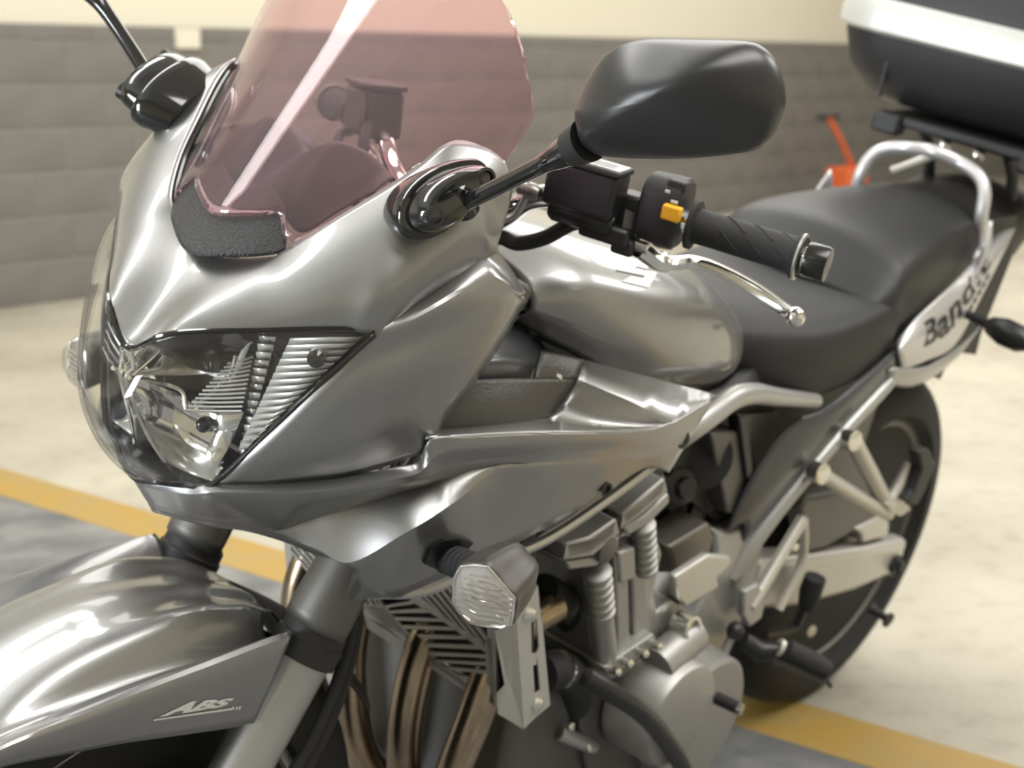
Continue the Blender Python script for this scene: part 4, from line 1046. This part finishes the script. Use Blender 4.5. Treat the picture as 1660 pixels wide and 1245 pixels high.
# ---- front turn signals --------------------------------------------------------------
IN_ = np.array([.93, .30, -.05]); IN_ /= np.linalg.norm(IN_); IC = V(785,968,.295)
def IQ(u, v, f=0.):
    d = ray(u, v); o = IC+IN_*f; t = ((o-CP)@IN_)/(d@IN_); return CP+d*t
LO = [(737,940),(749,920),(770,918),(791,920),(815,948),(836,972),(833,1000),(830,1014),(816,1019),(790,1017),(765,1012),(745,995),(735,976)]
for m_ in (False, True):
    ol = [IQ(u, v) for u, v in LO]; c = sum(ol)/len(ol)
    def ring(f, d, sh=np.zeros(3)): return [c+(p-c)*f+IN_*d+sh for p in ol]
    bk = -IN_
    turn = part('turn_signal', MB().loft([ring(.97, .001), ring(1.04, -.001), ring(1.03, -.010, np.array([0, 0, .002])), ring(.92, -.032, np.array([-.002, .004, .006])), ring(.70, -.050, np.array([-.004, .006, .010])), ring(.3, -.060, np.array([-.006, .006, .012]))], n=52, m=16), 'signal_grey', mirror=m_, label='grey turn signal with clear lens', ang=50)
    mk('signal_lens', MB().loft([ring(1.0, .0), ring(.97, .004), ring(.72, .012), ring(.35, .016), ring(.05, .017)]), 'frosted', parent=turn, mirror=m_, ang=20)
    mk('signal_reflector', MB().loft([ring(.95, .0015), ring(.6, -.0), ring(.1, .004)], caps=True), 'reflector', parent=turn, mirror=m_, ang=5)
    fr_ = ring(.985, .002)
    mk('lens_rim', MB().tube(fr_+fr_[:1], .0016, 8), 'polished', parent=turn, mirror=m_)
    for k in range(7):     # ribs inside the lens
        t = -.8+1.6*k/6; e = (ol[5]-ol[0]); e /= np.linalg.norm(e); g = np.cross(IN_, e)
        mk('lens_rib', MB().tube([c+g*t*.020-e*.026*(1-t*t*.5)+IN_*.006, c+g*t*.020+IN_*.012, c+g*t*.020+e*.026*(1-t*t*.5)+IN_*.006], .0011, 6), 'polished', parent=turn, mirror=m_)
    a, b = V(716,905,.190), V(800,938,.282)
    L = np.linalg.norm(b-a); prf = []
    for k in range(9): prf += [(L*.09*k, .0150), (L*.09*k+L*.05, .0150), (L*.09*k+L*.065, .0132)]
    prf += [(L*.82, .013), (L, .014)]
    mk('signal_stem', MB().lathe(a, b-a, prf, 20), 'rubber', parent=turn, mirror=m_)
    hole = [V(u, v, y+.0015) for u, v, y in [(688,918,.199),(700,893,.206),(720,880,.210),(745,877,.213),(768,884,.215),(758,895,.214),(735,918,.207),(715,930,.202)]]
    mk('stem_recess', MB().prism(hole, np.array([-.002, -.006, 0])), 'black', parent=turn, mirror=m_)

# ---- rear wheel, swing arm, stands and pegs --------------------------------------------
rwheel = wheel('rear_wheel', (0, 0, .312), .312, .080, .222, 'cast_dark', 3, False, (.11, (-.09,)))
sa = part('swing_arm', MB().loft([[p+np.array([0, y, 0]) for y in (0, .045) for p in []] or [np.array([x, y0, z0]), np.array([x, y1, z0]), np.array([x, y1, z1]), np.array([x, y0, z1])] for x, y0, y1, z0, z1 in ((.46, .075, .13, .36, .44), (.30, .09, .135, .32, .405), (.12, .105, .14, .295, .37), (-.04, .105, .14, .285, .345))]), 'bright_plate', bevel=.010, label='alloy swing arm')
mk('swing_arm_brace', MB().prism([V(u, v, .125) for u, v in [(1298,832),(1310,808),(1378,796),(1420,820),(1440,835),(1395,858),(1340,890),(1312,898)]], NY*.03), 'cast_dark', parent=sa, bevel=.006)
mk('swing_arm_beam', MB().loft([[np.array([x, -y0, z0]), np.array([x, -y1, z0]), np.array([x, -y1, z1]), np.array([x, -y0, z1])] for x, y0, y1, z0, z1 in ((.46, .075, .13, .36, .44), (.12, .105, .14, .295, .37), (-.04, .105, .14, .285, .345))]), 'bright_plate', parent=sa, bevel=.010)
mk('axle_nut', MB().lathe(np.array([.0, .138, .312]), [0, 1, 0], [(0, .016), (.010, .016), (.012, .010), (.02, .010)], 6), 'satin_black', parent=sa)
mk('paddock_bobbin', MB().lathe(V(1412,988,.135), [.1, 1, -.1], [(0, .010), (.012, .007), (.030, .007), (.033, .013), (.038, .013)], 18), 'satin_black', parent=sa)
mk('chain_guard', MB().prism([V(u, v, .13) for u, v in [(1388,860),(1430,838),(1442,850),(1440,870),(1400,882),(1398,868)]], NY*.03), 'bright_plate', parent=sa, bevel=.003)
mk('chain_adjuster', MB().prism([V(u, v, .135) for u, v in [(1425,925),(1450,905),(1452,935),(1432,940)]], NY*.03), 'satin_black', parent=sa, bevel=.003)
# foot rest hanger plate (pale triangular frame)
hg = part('footrest_hanger', MB().tube(vs([(1302,842,.150),(1270,895,.150),(1235,955,.150),(1215,985,.150)]), .009, 12), 'bright_plate', label='alloy foot rest hanger')
mk('hanger_strut', MB().tube(vs([(1302,842,.150),(1302,900,.150),(1285,945,.150),(1262,990,.150)]), .007, 10, smooth=20), 'bright_plate', parent=hg)
mk('hanger_plate', MB().prism([V(u, v, .155) for u, v in [(1208,962),(1232,948),(1240,985),(1235,1005),(1215,1020),(1205,1000)]], NY*.012), 'frame_grey', parent=hg, bevel=.003)
mk('hanger_bolt', MB().lathe(V(1287,888,.155), [.2, 1, .1], [(0, .006), (.004, .006)], 12), 'polished', parent=hg)
pg = part('foot_peg', MB().tube(vs([(1262,1058,.19),(1280,1058,.205),(1320,1078,.235),(1340,1090,.25)]), [.012,.0165,.0165,.014], 16), 'rubber', label='black rubber foot peg')
mk('peg_bracket', MB().tube(vs([(1205,1040,.15),(1232,1058,.17),(1262,1055,.19)]), [.012,.016,.012], 12), 'black', parent=pg)
mk('peg_underside', MB().tube(vs([(1258,1072,.19),(1300,1090,.22),(1336,1106,.25)]), .006, 10), 'cast_dark', parent=pg)
mk('peg_feeler', MB().tube(vs([(1338,1100,.25),(1346,1114,.252)]), .004, 8), 'black', parent=pg)
mk('peg_washer', MB().lathe(V(1264,1052,.192), V(1320,1078,.235)-V(1280,1058,.205), [(-.003, .013), (.003, .013)], 16), 'bright_plate', parent=pg)
st_ = part('centre_stand_lever', MB().tube(vs([(1240,1030,.14),(1285,1020,.15),(1298,1000,.155),(1312,965,.160)]), .007, 10, smooth=20), 'black')
mk('stand_pad', MB().tube(vs([(1308,985,.160),(1314,960,.162),(1322,938,.164)]), [.014,.017,.016], 14), 'rubber', parent=st_)
part('reflector_dot', MB().lathe(V(1314,1024,.10), [.3, 1, .1], [(0, .010), (.003, .010), (.004, .006)], 16), 'bright_plate')
shf = part('shift_lever', MB().tube(vs([(1085,1178,.20),(1130,1150,.205),(1158,1133,.21)]), .006, 10), 'alu', label='gear shift lever')
mk('shift_rubber', MB().tube(vs([(1160,1133,.212),(1196,1150,.245)]), .0085, 14), 'rubber', parent=shf)
mk('shift_tip', MB().tube(vs([(1196,1150,.245),(1203,1153,.251)]), .0082, 14), 'polished', parent=shf)
part('shift_linkage', MB().tube(vs([(1170,1070,.15),(1185,1035,.15),(1195,1010,.15)]), .006, 10), 'cast')
part('linkage_joint', MB().sphere(V(1192,1025,.155), .013, 14), 'black')
part('side_stand', MB().tube([np.array([.62, .12, .26]), np.array([.60, .19, .14]), np.array([.575, .262, .068])], .012, 12), 'black')
# pillion peg bracket: two alloy struts meeting at the peg
pb = part('pillion_peg_bracket', MB().tube(vs([(1384,718,.165),(1408,765,.175),(1438,822,.19)]), [.012,.013,.012], 14), 'bright_plate', label='alloy pillion peg bracket')
mk('bracket_strut', MB().tube(vs([(1333,772,.160),(1385,805,.175),(1440,836,.19)]), [.0105,.011,.010], 14), 'bright_plate', parent=pb)
for u, v in ((1383,716),(1331,770)):
    mk('bracket_bolt', MB().lathe(V(u, v, .172), [.2, 1, .2], [(-.015, .015), (.004, .015), (.006, .008)], 18), 'polished', parent=pb)
mk('bracket_hook', MB().tube(vs([(1438,820,.19),(1458,785,.19),(1472,752,.19)]), [.010,.009,.006], 12), 'bright_plate', parent=pb)
mk('peg_mount', MB().prism([V(u, v, .20) for u, v in [(1438,820),(1462,808),(1478,828),(1462,840),(1444,834)]], NY*.02), 'bright_plate', parent=pb, bevel=.003)
mk('folded_peg', MB().prism([V(u, v, .215) for u, v in [(1490,736),(1508,730),(1518,756),(1500,800),(1488,822),(1470,815),(1482,800),(1495,765)]], NY*.02), 'satin_black', parent=pb, bevel=.004)
mk('hugger', MB().prism([V(u, v, .10) for u, v in [(1330,700),(1400,640),(1425,650),(1395,740),(1420,800),(1340,820),(1300,800)]], NY*.02), 'cast_dark', parent=sa)
# keep the stand foot on the ground
# ---- pallet truck by the wall --------------------------------------------------------
def wall_at(u, v, wy):
    d = MW @ ray(u, v); return cw+d*((wy-cw[1])/d[1])
WJ = -4.35
pj = bpy.data.objects.new('pallet_truck', None); COL.objects.link(pj)
pbase = wall_at(1372, 300, WJ); pj.location = (float(pbase[0]), WJ, 0)
pj['label'] = 'orange hand pallet truck parked by the grey block wall'; pj['category'] = 'pallet truck'
def pw(u, v, dy=0.):
    p = wall_at(u, v, WJ+dy); return p-np.array([pbase[0], WJ, 0])
hand = pw(1342, 190); body_t = pw(1372, 262)
zb = body_t[2]
mk('pump_body', MB().box((0, 0, zb*.45), (.30, .22, zb*.9)), 'orange', parent=pj, bevel=.02)
mk('tiller', MB().tube([np.array([0, .05, zb*.85]), (np.array([0, .05, zb])+hand)/2, hand], .022, 12), 'orange', parent=pj)
mk('tiller_grip', MB().tube([hand+np.array([-.14, 0, 0]), hand+np.array([.14, 0, 0])], .02, 12), 'rubber', parent=pj)
for y in (-.17, .17):
    mk('fork', MB().box((-.62, y*.9, .07), (1.15, .15, .06)), 'orange', parent=pj, bevel=.01)
for y in (-.06, .06):
    mk('steer_wheel', MB().lathe(np.array([.09, y-.02, .085]), [0, 1, 0], [(0, .07), (.002, .085), (.038, .085), (.04, .07)], 24), 'rubber', parent=pj)
